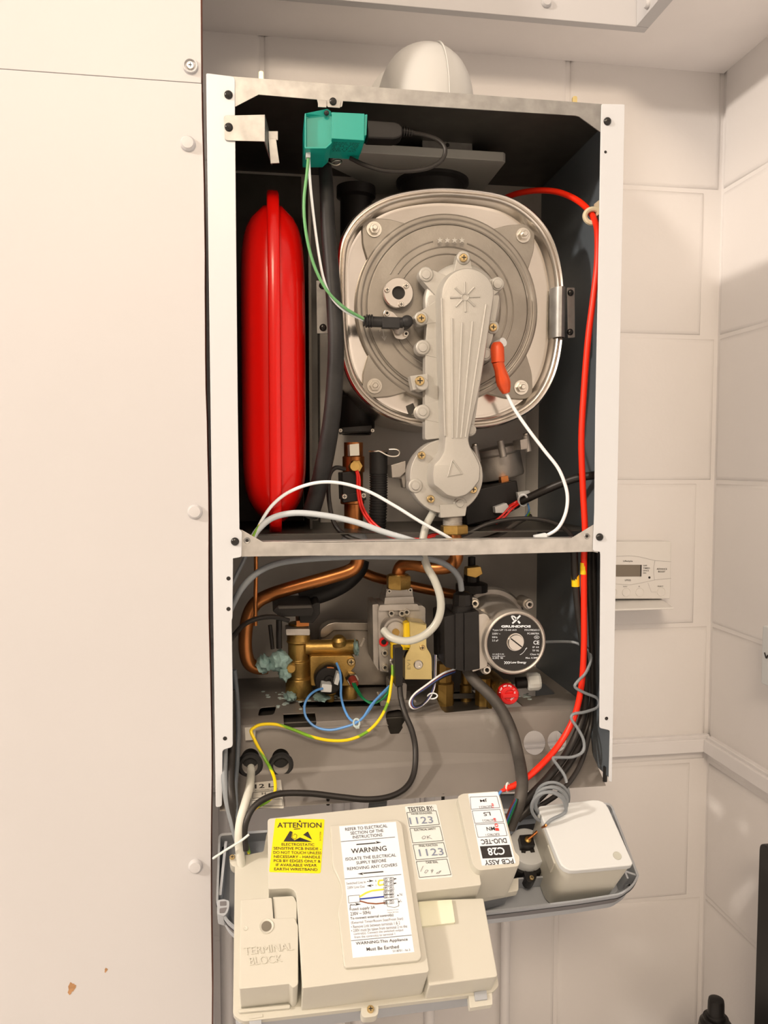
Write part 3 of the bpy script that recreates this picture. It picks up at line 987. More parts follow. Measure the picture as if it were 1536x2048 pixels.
def arc_rib(r_px, a0, a1, name='cast_rib', rad=0.0009):
    bm = new()
    pts = []
    n = max(6, int(abs(a1 - a0) / 5))
    for k in range(n + 1):
        a = math.radians(a0 + (a1 - a0) * k / n)
        pts.append(c0 + Vector((math.cos(a) * r_px * S(0.064), -0.0003, math.sin(a) * r_px * S(0.064))))
    tube(bm, pts, rad, 6, 2)
    return obj(name, bm, cast, door)
arc_rib(166, 0, 360)
for r_, t0, b0 in ((134, 76, 73), (121, 90, 90), (107, 90, 90)):
    if r_ == 134:
        arc_rib(r_, 104, 152); arc_rib(r_, -62, 74)
    else:
        arc_rib(r_, -62, 148)
    arc_rib(r_, 212, 252)
bm = new()
for k in range(4):
    cx_, cy_ = 880 + k * 14.6, 480.5
    pts = []
    for j in range(10):
        a = math.pi / 2 + j * math.pi / 5
        rr = (6.2 if j % 2 == 0 else 2.6)
        pts.append((cx_ + rr * math.cos(a), cy_ - rr * math.sin(a)))
    front(bm, pts, 0.0568, 0.0582)
obj('star_emblem', bm, cast_light, door)
bm = new()
MD = lambda x, y: P(x, y, 0.0572)
for st in ([(757, 660), (759, 668), (765, 655), (769, 680)], [(764, 673), (769, 681), (772, 672)]):
    tube(bm, [P(x, y, 0.0577) for x, y in st], 0.0006, 6, smooth=False)
obj('spark_emblem', bm, cast_light, door)
# sight glass flange
bm = new()
g0 = P(796, 587, 0.0585)
lathe(bm, g0, YD, [(30 * S(0.06), -0.002), (30 * S(0.06), 0.0028), (28.5 * S(0.06), 0.0038), (13 * S(0.06), 0.0038), (11 * S(0.06), 0.001), (11 * S(0.06), -0.001), (0, -0.001)], 40)
sg = obj('sight_glass', bm, brushed, t)
bm = new(); lathe(bm, g0, YD, [(11 * S(0.06), 0.0002), (0, 0.0008)], 24); obj('glass', bm, dark_hole, sg)
for px, py in ((774, 580), (812, 572), (802, 609)): fast('pan', zinc, 'screw', P(px, py, 0.0547), 5.6 * S(0.055), sg)
# electrode flange under the black boot
bm = new(); front(bm, [(769, 618, 8), (786, 624), (802, 640), (812, 662), (818, 672, 8), (806, 680, 8), (790, 676, 6), (781, 650), (766, 630, 6)], 0.054, 0.0585, 3)
ef = obj('electrode_flange', bm, brushed, t, 0.0006)
fast('socket', zinc, 'screw', P(773.5, 627, 0.054), 5.5 * S(0.054), ef)
fast('socket', zinc, 'screw', P(811.5, 668, 0.054), 5.5 * S(0.054), ef)
# clamp on the right side of the rim
bm = new()
front(bm, [(1134, 575, 2), (1149.5, 575, 2), (1150, 675, 2), (1136, 676, 2)], 0.062, 0.0636, 1)
xa, xb = P(1107, 620, 0.05).x, P(1136, 620, 0.05).x
z0_, z1_ = P(1120, 674, 0.05).z, P(1120, 573, 0.05).z
loops = []
for zz in (z0_, z1_):
    l = []
    for k in range(9):
        a = math.pi * k / 8
        l.append(Vector(((xa + xb) / 2 - math.cos(a) * (xb - xa) / 2, 0.064 - math.sin(a) * 0.017, zz)))
    l += [Vector(((xa + xb) / 2 + math.cos(math.pi * k / 8) * ((xb - xa) / 2 - 0.0014), 0.064 - math.sin(math.pi * k / 8) * 0.0155, zz)) for k in range(9)]
    loops.append(l)
loft(bm, loops, True, True)
hb = obj('rim_clamp', bm, galv, t, 0.0003)
fast('dome', black_screw_m, 'screw', P(1141, 585.5, 0.062), 6.6 * S(0.062), hb)
fast('dome', black_screw_m, 'screw', P(1140, 664, 0.062), 6.6 * S(0.062), hb)

# ------------------------------------------------------------ gas and air manifold (the long arm in front of the door)
t = thing('burner_manifold', 'long pale cast aluminium burner arm with sun and triangle emblems before the round door', 'burner manifold', W(0.055, 0.045, P(905, 1030, 0.04).z - ZB))
bm = new()
YB = 0.040
hc = P(928, 603, YB)
lathe(bm, hc + Vector((0, 0.018, 0)), YD, [(78 * S(YB), 0), (78 * S(YB), 0.012), (72 * S(YB), 0.0155), (60 * S(YB), 0.017), (0, 0.017)], 56)
front(bm, [(857, 590), (1000, 590), (985, 680), (968, 720), (946, 870), (850, 880), (851, 700)], YB, 0.056, 6)
for cx_, cy_, r_ in ((926.6, 516, 14), (852, 549, 15), (995, 568, 14), (842, 637, 14), (985.5, 655, 13), (845.5, 695, 15), (971, 708, 14), (845.5, 824, 15), (940, 860, 13)):
    cyl(bm, P(cx_, cy_, YB) + Vector((0, 0.014, 0)), YD, r_ * S(YB), 0.0165, 22, 0, 0.0012)
    hcx, hcy = (928, 603) if cy_ < 680 else (905, cy_ + (0 if cy_ > 800 else 0))
    dx, dy = hcx - cx_, hcy - cy_
    l_ = math.hypot(dx, dy)
    nx, ny = -dy / l_, dx / l_
    w1, w2 = r_ * 0.95, r_ * 1.9
    m_ = min(1.0, 62 / l_)
    front(bm, [(cx_ + nx * w1, cy_ + ny * w1), (cx_ - nx * w1, cy_ - ny * w1), (cx_ + dx * m_ - nx * w2, cy_ + dy * m_ - ny * w2), (cx_ + dx * m_ + nx * w2, cy_ + dy * m_ + ny * w2)], YB - 0.0005, 0.055)
# lower round base
bc = P(893.5, 953, YB)
lathe(bm, bc + Vector((0, 0.05, 0)), YD, [(70 * S(YB), 0), (77 * S(YB), 0.03), (77 * S(YB), 0.047), (75 * S(YB), 0.050), (0, 0.050)], 56)
for cx_, cy_, r_ in ((831, 971.6, 15), (920, 1007, 14)):
    cyl(bm, P(cx_, cy_, YB) + Vector((0, 0.016, 0)), YD, r_ * S(YB), 0.0175, 22, 0, 0.0012)
front(bm, [(880, 1010), (935, 1005), (931, 1032), (881, 1036)], YB - 0.002, 0.075, 2)
base = obj('base_casting', bm, cast_light, t, 0.0012)
# raised tapering cover
def cover(px, y_lo, y_hi, inset):
    a = [P(x, y, y_lo) for x, y in px]
    c = sum(a, Vector()) / len(a)
    up, up2 = [], []
    n = len(px)
    for i in range(n):
        e = (a[(i + 1) % n] - a[i - 1]).normalized()
        nn = Vector((e.z, 0, -e.x))
        up.append(nn)
    if sum((c - p).dot(q) for p, q in zip(a, up)) < 0: up = [-q for q in up]
    f = lambda k, y: [Vector((p.x + nn.x * k, y, p.z + nn.z * k)) for p, nn in zip(a, up)]
    d = y_lo - y_hi
    return [f(0, y_lo), f(inset * 0.25, y_lo - d * 0.55), f(inset * 0.5, y_lo - d * 0.85), f(inset * 0.8, y_lo - d * 0.97), f(inset * 1.25, y_hi)]
head = []
for k in range(0, 13):
    a = math.pi - math.pi * k / 12
    head.append((927 + 56.5 * math.cos(a), 596 - 57 * math.sin(a)))
arm = head + [(977, 640), (968, 700), (957, 770), (944, 830), (933, 880), (936, 892), (951, 918), (957, 935), (955, 962), (940, 982), (926, 994), (905, 999), (884, 994), (868, 980), (856, 972), (853, 950), (856, 926), (866, 918), (876, 902), (878, 880), (875, 780), (872, 690)]
arm = rp(arm, 6, 2)
bm = new()
loft(bm, cover(arm, YB, 0.021, 0.0045), True, True)
cov = obj('raised_cover', bm, cast_light, t, sharp=40)
YT = 0.0207
bm = new()
for a_, b_ in (((893, 593), (893, 870)), ((904, 637), (905, 876)), ((924, 645), (914, 876)), ((945, 643), (922, 876)), ((972, 609), (931, 874))):
    if a_ == (893, 593): a_, b_ = (883, 596), (890, 872)
    tube(bm, [P(*a_, YT), P((a_[0] + b_[0]) / 2, (a_[1] + b_[1]) / 2, YT), P(*b_, YT)], 0.0013, 8, 2)
obj('cast_rib', bm, cast_light, cov)
bm = new()
for k in range(8):
    a = math.radians(k * 45 + 92)
    i, o_ = (8, 30)
    tube(bm, [P(930 + i * math.cos(a), 594 - i * math.sin(a), YT), P(930 + (o_ if k % 2 == 0 else 27) * math.cos(a), 594 - (o_ if k % 2 == 0 else 27) * math.sin(a), YT)], 0.0012, 8, smooth=False)
ring_ = [P(930 + 7 * math.cos(k * math.pi / 6), 594 - 7 * math.sin(k * math.pi / 6), YT) for k in range(12)]
tube(bm, ring_, 0.0009, 6, 2, closed=True)
obj('sun_emblem', bm, cast_light, cov)
bm = new(); tri = [P(904.5, 919.5, YT), P(895.5, 952.5, YT), P(924, 947.5, YT)]
tube(bm, tri + [tri[0]], 0.0010, 8, smooth=False); obj('triangle_emblem', bm, cast_light, cov)
for px, py, r_ in ((926.6, 516, 8), (842, 637, 8.5), (985.5, 655, 8), (842.7, 910.6, 8), (930, 892, 7.5), (861, 998, 8), (946, 979, 8)):
    fast('pan', brass_screw_m, 'screw', P(px, py, YB - 0.0032), r_ * S(YB), base)
for px, py, r_ in ((852, 549, 9), (995, 568, 9.5), (845.5, 695, 9), (971, 708, 9.5), (845.5, 824, 8), (940, 860, 9), (831, 971.6, 8.5), (920, 1007, 8)):
    fast('rivet', cast_light, 'cast_boss', P(px, py, YB - 0.0026), r_ * S(YB), base)
bm = new()
cyl(bm, P(837, 772, 0.052), YD, 13 * S(YB), 0.024, 20, 0, 0.001)
front(bm, [(820, 752, 4), (856, 747), (856, 776), (826, 780, 6)], 0.036, 0.052)
sb = obj('fixing_lug', bm, cast_light, t, 0.0008)
fast('pan', brass_screw_m, 'screw', P(839, 762, 0.0285), 9.5 * S(0.03), sb)
# outlet thread and union
pth = P(905, 1020, 0.052)
bm = new()
prof_ = [(21 * S(0.05), -0.004)]
for k in range(7):
    prof_ += [(20.5 * S(0.05), k * 0.0018), (19 * S(0.05), k * 0.0018 + 0.0009)]
lathe(bm, P(905, 1031, 0.052), (0, 0, -1), prof_, 28)
obj('threaded_outlet', bm, cast_dark, t)
bm = new(); hexa(bm, P(908, 1050, 0.052), (0.02, 0, -1), 29 * S(0.05), 0.0105); obj('union_nut', bm, brass, t)

# ------------------------------------------------------------ fan
t = thing('fan_unit', 'grey cast fan housing with black motor box behind the burner arm', 'fan', P(1000, 1060, 0.13))
bm = new()
rotf = Matrix.Rotation(math.radians(14), 3, Vector((0, 1, 0)))
fc = P(1003, 915, 0.14)
dirv = Vector((math.cos(math.radians(12)), 0, math.sin(math.radians(12))))
upv = Vector((-dirv.z, 0, dirv.x))
rf = 48 * S(0.12)
lathe(bm, P(1000, 935, 0.155), upv, [(rf * 0.95, -0.014), (rf, -0.011), (rf, 0.016), (rf * 1.04, 0.017), (rf * 1.08, 0.020), (rf * 1.08, 0.026), (rf * 0.9, 0.028), (0, 0.028)], 44)
for dx in (-52, 0, 50):
    q = P(1002 + dx, 889 - dx * 0.21 + 0, 0.11)
    cyl(bm, q - upv * 0.016, upv, 0.0045, 0.021, 14)
front(bm, [(1040, 880), (1056, 876), (1055, 898), (1042, 900)], 0.10, 0.13, 2)
fan = obj('housing', bm, cast_dark, t, 0.0008)
for dx in (-52, 50):
    q = P(1002 + dx, 880 - dx * 0.21, 0.11)
    fast('pan', zinc, 'screw', q, 0.0036, fan, upv)
bm = new()
front(bm, [(782, 930, 3), (812, 921), (812, 944), (800, 955), (784, 956, 3)], 0.09, 0.12)
front(bm, [(788, 947), (812, 945), (812, 976), (806, 976), (803, 958), (790, 957)], 0.095, 0.11)
obj('inlet_flange', bm, cast_dark, t, 0.001)
bm = new()
front(bm, [(925, 985, 6), (1026, 962, 4), (1034, 960, 3), (1042, 1014, 14), (1000, 1036, 6), (934, 1052, 6)], 0.105, 0.19)
mot = obj('motor_box', bm, black_plastic, t, 0.002)
bm = new(); front(bm, [(1002, 954), (1016, 951), (1020, 977), (1004, 972)], 0.118, 0.13, 1); obj('copper_tab', bm, copper, t)
bm = new(); front(bm, [(990, 1014), (1013, 1006), (1018, 1013), (1030, 1015), (1028, 1020), (1006, 1026), (991, 1026)], 0.095, 0.106, 1); obj('connector', bm, white_plastic, t, 0.0005)
bm = new(); front(bm, [(1035, 985), (1059, 981), (1061, 986), (1051, 999), (1038, 1001)], 0.098, 0.108, 1); obj('connector', bm, white_plastic, t, 0.0005)
o = wire('fan_cable', 'thick black sleeved fan cable running across the upper right of the boiler', 'cable',
         [(1192, 950, 0.035), (1150, 957, 0.055), (1100, 976, 0.075), (1050, 999, 0.09), (1042, 1003, 0.095)], 8.5, black_cable, 14)
bm = new(); tube(bm, [P(1046 + 9 * math.cos(a), 1000 + 11 * math.sin(a), 0.088 + 0.006 * math.sin(a)) for a in [k * math.pi / 6 for k in range(12)]], 0.0014, 6, 2, closed=True); obj('cable_tie', bm, white_cable, o)
for pts in ([(1040, 1003, 0.093), (1020, 1014, 0.088), (1004, 1031, 0.085), (985, 1046, 0.08)], [(1040, 1006, 0.093), (1024, 1018, 0.088), (1008, 1035, 0.085), (992, 1047, 0.08)], [(1040, 1000, 0.093), (1030, 1005, 0.09), (1018, 1012, 0.094)]):
    wire('red_core', None, None, pts, 2.3, red_wire, 6, 6, parent=o)
wire('blue_core', None, None, [(1055, 1006, 0.095), (1058, 1018, 0.095), (1055, 1028, 0.1), (1050, 1034, 0.105)], 2.0, blue_wire, 6, parent=o)
wire('earth_core', None, None, [(1059, 1024, 0.097), (1056, 1031, 0.1), (1053, 1036, 0.105)], 2.0, earth_wire, 6, parent=o)

# ------------------------------------------------------------ spark generator
t = thing('spark_generator', 'bright teal ignition spark generator block hanging from the top rail', 'spark generator', P(670, 290, 0.01))
bm = new()
y0, y1_ = -0.002, 0.05
front(bm, [(663.5, 224, 1), (729, 227, 1), (728.5, 281, 1), (663.5, 277, 1)], y0, y1_)
front(bm, [(729, 229), (735, 228.5), (733, 270), (728.5, 272)], y0 + 0.002, y1_)
front(bm, [(609.5, 226.5), (612.5, 226.5), (612.5, 296), (609.5, 296)], y0, y1_)
front(bm, [(612, 226.5), (663.5, 224), (663.5, 285), (651, 296), (612, 296)], y0 + 0.006, y1_)
front(bm, [(610, 293.5), (651, 293.5), (663.5, 283), (664, 286), (652, 297), (610, 297)], y0, y1_)
prism(bm, [P(610, 226.5, y0), P(655, 217.5, y0 + 0.004), P(662, 222, y0), P(663.5, 232, y0 + 0.006), P(658, 233, y0 + 0.007)], Vector((0, 0.004, -0.002)))
body = obj('body', bm, teal_plastic, t, 0.0005)
fast('dome', black_screw_m, 'screw', P(653, 226, y0 + 0.001), 5 * S(0), body, Vector((0, -0.7, -0.7)).normalized())
zu = P(690, 279, 0).z - 0.0003 - ZB
UB = lambda x, y: PZ(x, y, zu)
bm = new()
for k in range(6):
    text(bm, ('SPARK 230V', '50/60 Hz 25VA', 'IP 44  T 60', '2 x 10 kV', '0511 A', '240 V AC')[k], [UB(667 + 1.6 * k * -0.4, 283.5 + 3.2 * k), UB(720 - k * 1.6, 285 + 3.2 * k), UB(719 - k * 1.6, 287.2 + 3.2 * k), UB(666.6 - 0.6 * k, 285.8 + 3.2 * k)], Vector((0, 0, -0.0004)))
obj('rating_print', bm, ink, t)
bm = new(); front(bm, [(612, 297), (621, 297), (621, 314), (612, 314)], 0.008, 0.016, 1); obj('lead_terminal', bm, white_plastic, t, 0.0004)
# black plug and cable on its right
t = thing('ignition_plug', 'black plug pushed into the right side of the teal spark generator', 'plug', P(780, 262, 0.03))
bm = new()
front(bm, [(734, 238, 3), (790, 242, 3), (800, 246), (806, 254), (806, 270), (798, 275), (788, 278, 3), (734, 276, 3)], 0.02, 0.04)
obj('plug_body', bm, black_plastic, t, 0.002)
bm = new()
for k in range(4):
    p = P(806 + k * 5.2, 263 + k * 0.8, 0.03)
    cyl(bm, p, (1, 0, 0), (9.5 - k * 0.8) * S(0.03), 0.0016, 16)
cyl(bm, P(804, 262, 0.03), (1, 0, -0.05), 4.5 * S(0.03), 0.013, 12)
obj('strain_relief', bm, black_plastic, t)
wire('lead', None, None, [(824, 265, 0.03), (850, 270, 0.028), (876, 280, 0.025), (890, 297, 0.022), (885, 318, 0.022), (860, 335, 0.024), (820, 342, 0.028), (770, 341, 0.032), (730, 330, 0.035), (700, 316, 0.04)], 4.2, black_cable, 10, parent=t)
# spark lead: green and white pair ending in a black boot
t = thing('ignition_lead', 'green and white ignition lead with black elbow boot on the burner door', 'cable', P(770, 642, 0.045))
wire('green_core', None, None, [(618, 300, 0.012), (614, 345, 0.01), (608, 400, 0.008), (610, 450, 0.008), (619, 500, 0.010), (634, 545, 0.013), (657, 585, 0.018), (690, 616, 0.026), (728, 638, 0.036)], 3.0, pale_green_wire, 8, parent=t)
wire('white_core', None, None, [(617, 300, 0.016), (620, 360, 0.014), (627, 430, 0.014), (637, 505, 0.014), (648, 560, 0.018), (664, 596, 0.022), (690, 622, 0.030), (728, 641, 0.038)], 2.6, white_cable, 8, parent=t)
bm = new()
YE = 0.040
tube(bm, [P(733, 643, YE), P(800, 645.5, YE), P(806, 646, YE)], 10.5 * S(YE), 18, smooth=False)
for x_ in (728, 733, 738, 743):
    cyl(bm, P(x_ - 1.5, 642, YE), (1, 0, -0.03), (13 if x_ != 728 else 10.5) * S(YE), 0.0018, 18)
front(bm, [(765, 635, 2), (800, 636, 2), (800, 656, 2), (765, 655, 2)], YE - 0.006, YE + 0.004)
lathe(bm, P(811, 646, YE + 0.008), (0, -1, 0), [(12.5 * S(YE), -0.004), (12.5 * S(YE), 0.010), (11 * S(YE), 0.0135), (7 * S(YE), 0.0155), (0, 0.016)], 24)
obj('boot', bm, black_rubber, t, 0.0006)
bm = new(); cyl(bm, P(797, 662, 0.052), (0.1, -1, 0.6), 9 * S(0.05), 0.012, 16); obj('electrode_stem', bm, cast_dark, t)
# orange sensing electrode lead
t = thing('sensing_lead', 'white sensing cable with orange rubber boot on the right of the burner door', 'cable', P(1005, 735, 0.04))
bm = new()
pp = [P(994, 690, 0.035), P(996, 725, 0.035), P(1000, 740, 0.036), P(1008, 765, 0.038), P(1013, 788, 0.04)]
lathe(bm, pp[0], pp[1] - pp[0], [(8 * S(0.035), -0.003), (12 * S(0.035), 0.0), (14 * S(0.035), 0.004), (13.5 * S(0.035), (pp[1] - pp[0]).length)], 22)
d_ = (pp[4] - pp[2]).normalized()
lathe(bm, pp[1] + d_ * 0.0, d_, [(12 * S(0.035), -0.001), (11.5 * S(0.035), 0.008), (14.5 * S(0.035), 0.020), (14.5 * S(0.035), 0.026), (13 * S(0.035), 0.0275), (13 * S(0.035), 0.029), (8 * S(0.035), 0.036), (0, 0.036)], 22)
obj('boot', bm, orange_rubber, t)
bm = new(); cyl(bm, P(985, 695, 0.054), (0.4, -1, 0.2), 9 * S(0.05), 0.02, 16); obj('electrode_stem', bm, white_plastic, t)
wire('white_core', None, None, [(1013, 788, 0.04), (1030, 820, 0.038), (1056, 858, 0.034), (1088, 900, 0.03), (1116, 936, 0.026), (1131, 972, 0.024), (1135, 1000, 0.023), (1130, 1030, 0.023), (1116, 1056, 0.024), (1095, 1070, 0.026), (1075, 1076, 0.03)], 3.6, white_cable, 10, parent=t)
bm = new(); front(bm, [(1069, 1071, 1), (1092, 1066, 1), (1095, 1078), (1071, 1082)], 0.022, 0.027, 1); obj('sleeve', bm, white_cable, t)

# ------------------------------------------------------------ hoses left of the exchanger
t = thing('condensate_hose', 'thick black rubber hose hanging left of the exchanger with a wire clip', 'hose', P(625, 1015, 0.05))
bm = new()
HS = [(648, 318, 0.07), (652, 360, 0.06), (656, 450, 0.048), (663, 540, 0.040), (669, 620, 0.036), (672, 690, 0.034), (670, 755, 0.035), (664, 830, 0.038), (655, 890, 0.042), (643, 950, 0.05), (630, 1000, 0.058), (620, 1030, 0.066)]
tube(bm, [P(*q) for q in HS], lambda u: (13.0 + 4.5 * min(1, u * 1.4)) * S(0.045), 22, 8)
obj('hose', bm, black_rubber, t)
bm = new()
cq = P(650, 326, 0.067)
pts = [cq + Vector((math.cos(a) * 0.0105, math.sin(a) * 0.0105, 0.0015 * math.sin(2 * a))) for a in [k * math.pi / 8 for k in range(-2, 12)]]
tube(bm, pts + [P(668, 330, 0.055), P(679, 328, 0.054), P(683, 322, 0.055), P(674, 320, 0.056), P(664, 324, 0.058)], 0.0010, 8, 3)
obj('spring_clip', bm, zinc, t)
t = thing('flue_drain', 'black plastic drain tube behind the left edge of the exchanger', 'pipe', P(715, 865, 0.17))
bm = new()
p = P(712, 395, 0.165)
zb2 = P(715, 870, 0.165).z
lathe(bm, p, (0, 0, -1), [(30 * S(0.165), -0.012), (38 * S(0.165), -0.012), (38 * S(0.165), 0.0), (31 * S(0.165), 0.003), (31 * S(0.165), p.z - zb2 - 0.05), (36 * S(0.165), p.z - zb2 - 0.047), (36 * S(0.165), p.z - zb2 - 0.01), (28 * S(0.165), p.z - zb2), (0, p.z - zb2)], 36)
obj('tube', bm, black_plastic, t)
bm = new(); pts = [(p.x, 0.165 - 37 * S(0.165))]
front(bm, [(684, 855), (744, 850), (746, 862), (686, 866)], 0.11, 0.16, 2); fl = obj('flange', bm, black_plastic, t, 0.001)
fast('pan', zinc, 'screw', P(681, 861, 0.11), 4 * S(0.11), fl); fast('pan', zinc, 'screw', P(745, 861, 0.11), 4 * S(0.11), fl)
t = thing('corrugated_hose', 'black ribbed drain hose with wire clip left of the burner arm', 'hose', P(757, 1050, 0.1))
bm = new()
path = [P(757, 905, 0.10), P(757, 950, 0.10), P(757, 1000, 0.10), P(754, 1058, 0.10)]
N_ = 96
tube(bm, path, lambda u: (18 if u < 0.32 else (16.6 + 1.6 * (math.sin(u * 190) > 0))) * S(0.10), 22, 60)
obj('hose', bm, black_rubber, t, sharp=20)
bm = new(); cq = P(757, 903, 0.10)
tube(bm, [cq + Vector((math.cos(a) * 19 * S(.1), math.sin(a) * 19 * S(.1), 0)) for a in [k * math.pi / 8 for k in range(-3, 13)]] + [P(778, 912, 0.085), P(795, 912, 0.084), P(799, 904, 0.084), P(793, 899, 0.084), P(778, 899, 0.085)], 0.0009, 8, 3)
obj('spring_clip', bm, zinc, t)
t = thing('flow_pipe', 'upright copper pipe with brass sensor and white collar in the upper compartment', 'pipe', P(707, 1080, 0.1))
bm = new()
cyl(bm, P(707, 885, 0.115), (0, 0, -1), 19 * S(0.115), 0.125, 24)
cyl(bm, P(705, 995, 0.115), (0, 0, -1), 24 * S(0.115), 0.008, 24, 0, 0.001)
cyl(bm, P(707, 912, 0.115), (0, 0, -1), 22 * S(0.115), 0.02, 24, 0, 0.001)
obj('tube', bm, copper, t)
bm = new(); front(bm, [(699, 889), (718, 887), (719, 911), (700, 912)], 0.075, 0.10, 1); obj('test_point', bm, cream, t, 0.0006)
bm = new(); hexa(bm, P(708, 934, 0.10), (0.15, -1, 0.1), 13 * S(0.09), 0.012); cyl(bm, P(706, 934, 0.088), (0.15, -1, 0.1), 9 * S(0.09), 0.008, 16); obj('temperature_sensor', bm, brass, t)
bm = new(); front(bm, [(684, 945, 4), (720, 940, 4), (722, 1000, 4), (686, 1002, 4)], 0.088, 0.14); front(bm, [(684, 988), (730, 984), (733, 1000), (686, 1006)], 0.086, 0.1, 3); hs = obj('clamp_housing', bm, black_plastic, t, 0.001)
for q in ((689, 993), (727, 991)): fast('pan', zinc, 'screw', P(*q, 0.086), 5.5 * S(0.086), hs)
bm = new(); q = P(709, 1066, 0.115)
lathe(bm, q, (0, 0, -1), [(20 * S(0.11), 0), (25 * S(0.11), 0.004), (29 * S(0.11), 0.012), (34 * S(0.11), 0.022)], 28); obj('collar', bm, white_cable, t)
o = wire('sensor_wire', 'red twin sensor wire dropping from the upper copper pipe', 'wire', [(709, 936, 0.085), (715, 950, 0.082), (716, 985, 0.08), (724, 1020, 0.075), (745, 1050, 0.065), (780, 1072, 0.05), (830, 1080, 0.045), (870, 1068, 0.05), (910, 1062, 0.06)], 3.2, red_wire, 8)
wire('second_core', None, None, [(712, 936, 0.083), (719, 955, 0.08), (720, 985, 0.078), (728, 1018, 0.073), (750, 1048, 0.063), (785, 1070, 0.048), (835, 1078, 0.043), (870, 1072, 0.048)], 2.2, red_wire, 8, parent=o)
# white and grey cables crossing the upper compartment
wire('white_cable', 'slim white cable arching across the vessel foot to the middle rail', 'cable', [(515, 1062, 0.028), (522, 1044, 0.03), (545, 1010, 0.03), (580, 983, 0.03), (630, 966, 0.028), (680, 966, 0.028), (735, 982, 0.028), (790, 1012, 0.028), (840, 1043, 0.028), (885, 1068, 0.03), (905, 1080, 0.032)], 3.4, white_cable, 10)
o = wire('grey_cable', 'pale grey thicker cable sweeping from the left gusset to mid rail', 'cable', [(503, 1082, 0.024), (516, 1060, 0.026), (545, 1036, 0.027), (590, 1026, 0.027), (650, 1031, 0.027), (710, 1044, 0.027), (765, 1063, 0.026), (808, 1076, 0.026), (840, 1086, 0.03)], 6.2, mat('pale_grey_cable', A(205, 203, 196), 0.45), 12)
wire('earth_core', None, None, [(504, 1078, 0.022), (512, 1062, 0.024), (520, 1050, 0.026)], 3.2, earth_wire, 8, parent=o)
wire('black_cable', 'black cable looping behind the upper copper pipe', 'cable', [(690, 938, 0.09), (670, 936, 0.085), (658, 955, 0.08), (658, 1000, 0.07), (668, 1045, 0.06), (690, 1070, 0.05), (720, 1082, 0.045), (760, 1090, 0.05)], 4.6, black_cable, 10)
wire('black_cable', 'long black cable arching behind the brass union to the right gusset', 'cable', [(860, 1085, 0.05), (925, 1070, 0.05), (970, 1050, 0.05), (1010, 1040, 0.05), (1060, 1037, 0.048), (1105, 1045, 0.045), (1135, 1062, 0.042), (1150, 1085, 0.04)], 4.6, black_cable, 10)
wire('black_cable', 'second black cable running below the arching one at the fan', 'cable', [(900, 1082, 0.06), (960, 1080, 0.065), (1005, 1065, 0.075), (1035, 1045, 0.09), (1060, 1032, 0.12)], 5.2, grey_sleeve, 10)
wire('gas_sensing_tube', 'milky flexible tube bending behind the burner arm foot', 'tube', [(872, 1008, 0.06), (866, 1025, 0.052), (852, 1052, 0.045), (845, 1085, 0.04), (846, 1105, 0.036), (855, 1135, 0.030), (869, 1160, 0.026), (880, 1192, 0.022), (881, 1222, 0.02), (870, 1250, 0.02), (846, 1272, 0.022), (815, 1282, 0.026), (785, 1276, 0.034), (767, 1260, 0.046)], 8.0, tube_plastic, 16)
# red cable down the right side
o = wire('red_cable', 'thick red cable running down the right side from behind the exchanger', 'cable', [(1005, 398, 0.17), (1035, 387, 0.14), (1075, 381, 0.115), (1115, 384, 0.095), (1150, 398, 0.075), (1175, 418, 0.055), (1190, 442, 0.04), (1195, 470, 0.03), (1194, 530, 0.024), (1186, 600, 0.024), (1176, 680, 0.026), (1168, 780, 0.028), (1163, 880, 0.028), (1166, 980, 0.028), (1170, 1060, 0.026), (1168, 1120, 0.026), (1168, 1200, 0.028), (1168, 1290, 0.03), (1163, 1370, 0.032), (1148, 1435, 0.032), (1116, 1492, 0.026), (1072, 1540, 0.006), (1035, 1568, -0.008), (1012, 1577, -0.014)], 6.4, red_cable, 14)
bm = new(); q = P(1167, 1134, 0.0265)
cyl(bm, q + Vector((0, 0, 0.005)), (0, 0, -1), 6.9 * S(.0265), 0.0135, 16); obj('yellow_band', bm, yellow_plastic, o)
bm = new()
q = P(1186, 432, 0.043)
tube(bm, [q + Vector((0.009 * math.cos(a), -0.002 * math.cos(a), 0.008 * math.sin(a))) for a in [k * math.pi / 8 for k in range(1, 14)]], 0.003, 8, 2)
boxw(bm, q.x + 0.004, 0.2215, 0.036, 0.05, q.z - ZB + 0.0, q.z - ZB + 0.016)
props(obj('cable_clip', bm, mat('ivory_clip', A(222, 200, 160), 0.5)), 'ivory plastic clip holding the red cable to the right wall of the casing', 'clip')

# ------------------------------------------------------------ lower compartment
def pipe(name, label, pts, rpx, m, cat='pipe', seg=18, group=None):
    return wire(name, label, cat, pts, rpx, m, seg, 10, group)
pipe('copper_pipe', 'bright copper pipe bending from mid rail down the left of the lower compartment', [(716, 1095, 0.115), (716, 1115, 0.115), (711, 1132, 0.115), (696, 1143, 0.115), (650, 1157, 0.118), (596, 1172, 0.12), (542, 1189, 0.122), (512, 1206, 0.124), (497, 1232, 0.126), (491, 1268, 0.13), (491, 1300, 0.132), (498, 1325, 0.135), (514, 1335, 0.138), (535, 1335, 0.14)], 13.5, copper)
pipe('copper_pipe', 'dark copper pipe at the back, sloping right behind the gas valve', [(716, 1140, 0.19), (750, 1154, 0.19), (800, 1167, 0.19), (860, 1180, 0.19), (925, 1192, 0.19)], 10, copper)
pipe('gas_pipe', 'short copper gas pipe curling from under the burner union to the gas valve', [(909, 1062, 0.052), (913, 1098, 0.055), (911, 1120, 0.062), (895, 1134, 0.072), (860, 1135, 0.088), (826, 1128, 0.104), (805, 1131, 0.116), (797, 1144, 0.12), (797, 1162, 0.12)], 13.5, copper)
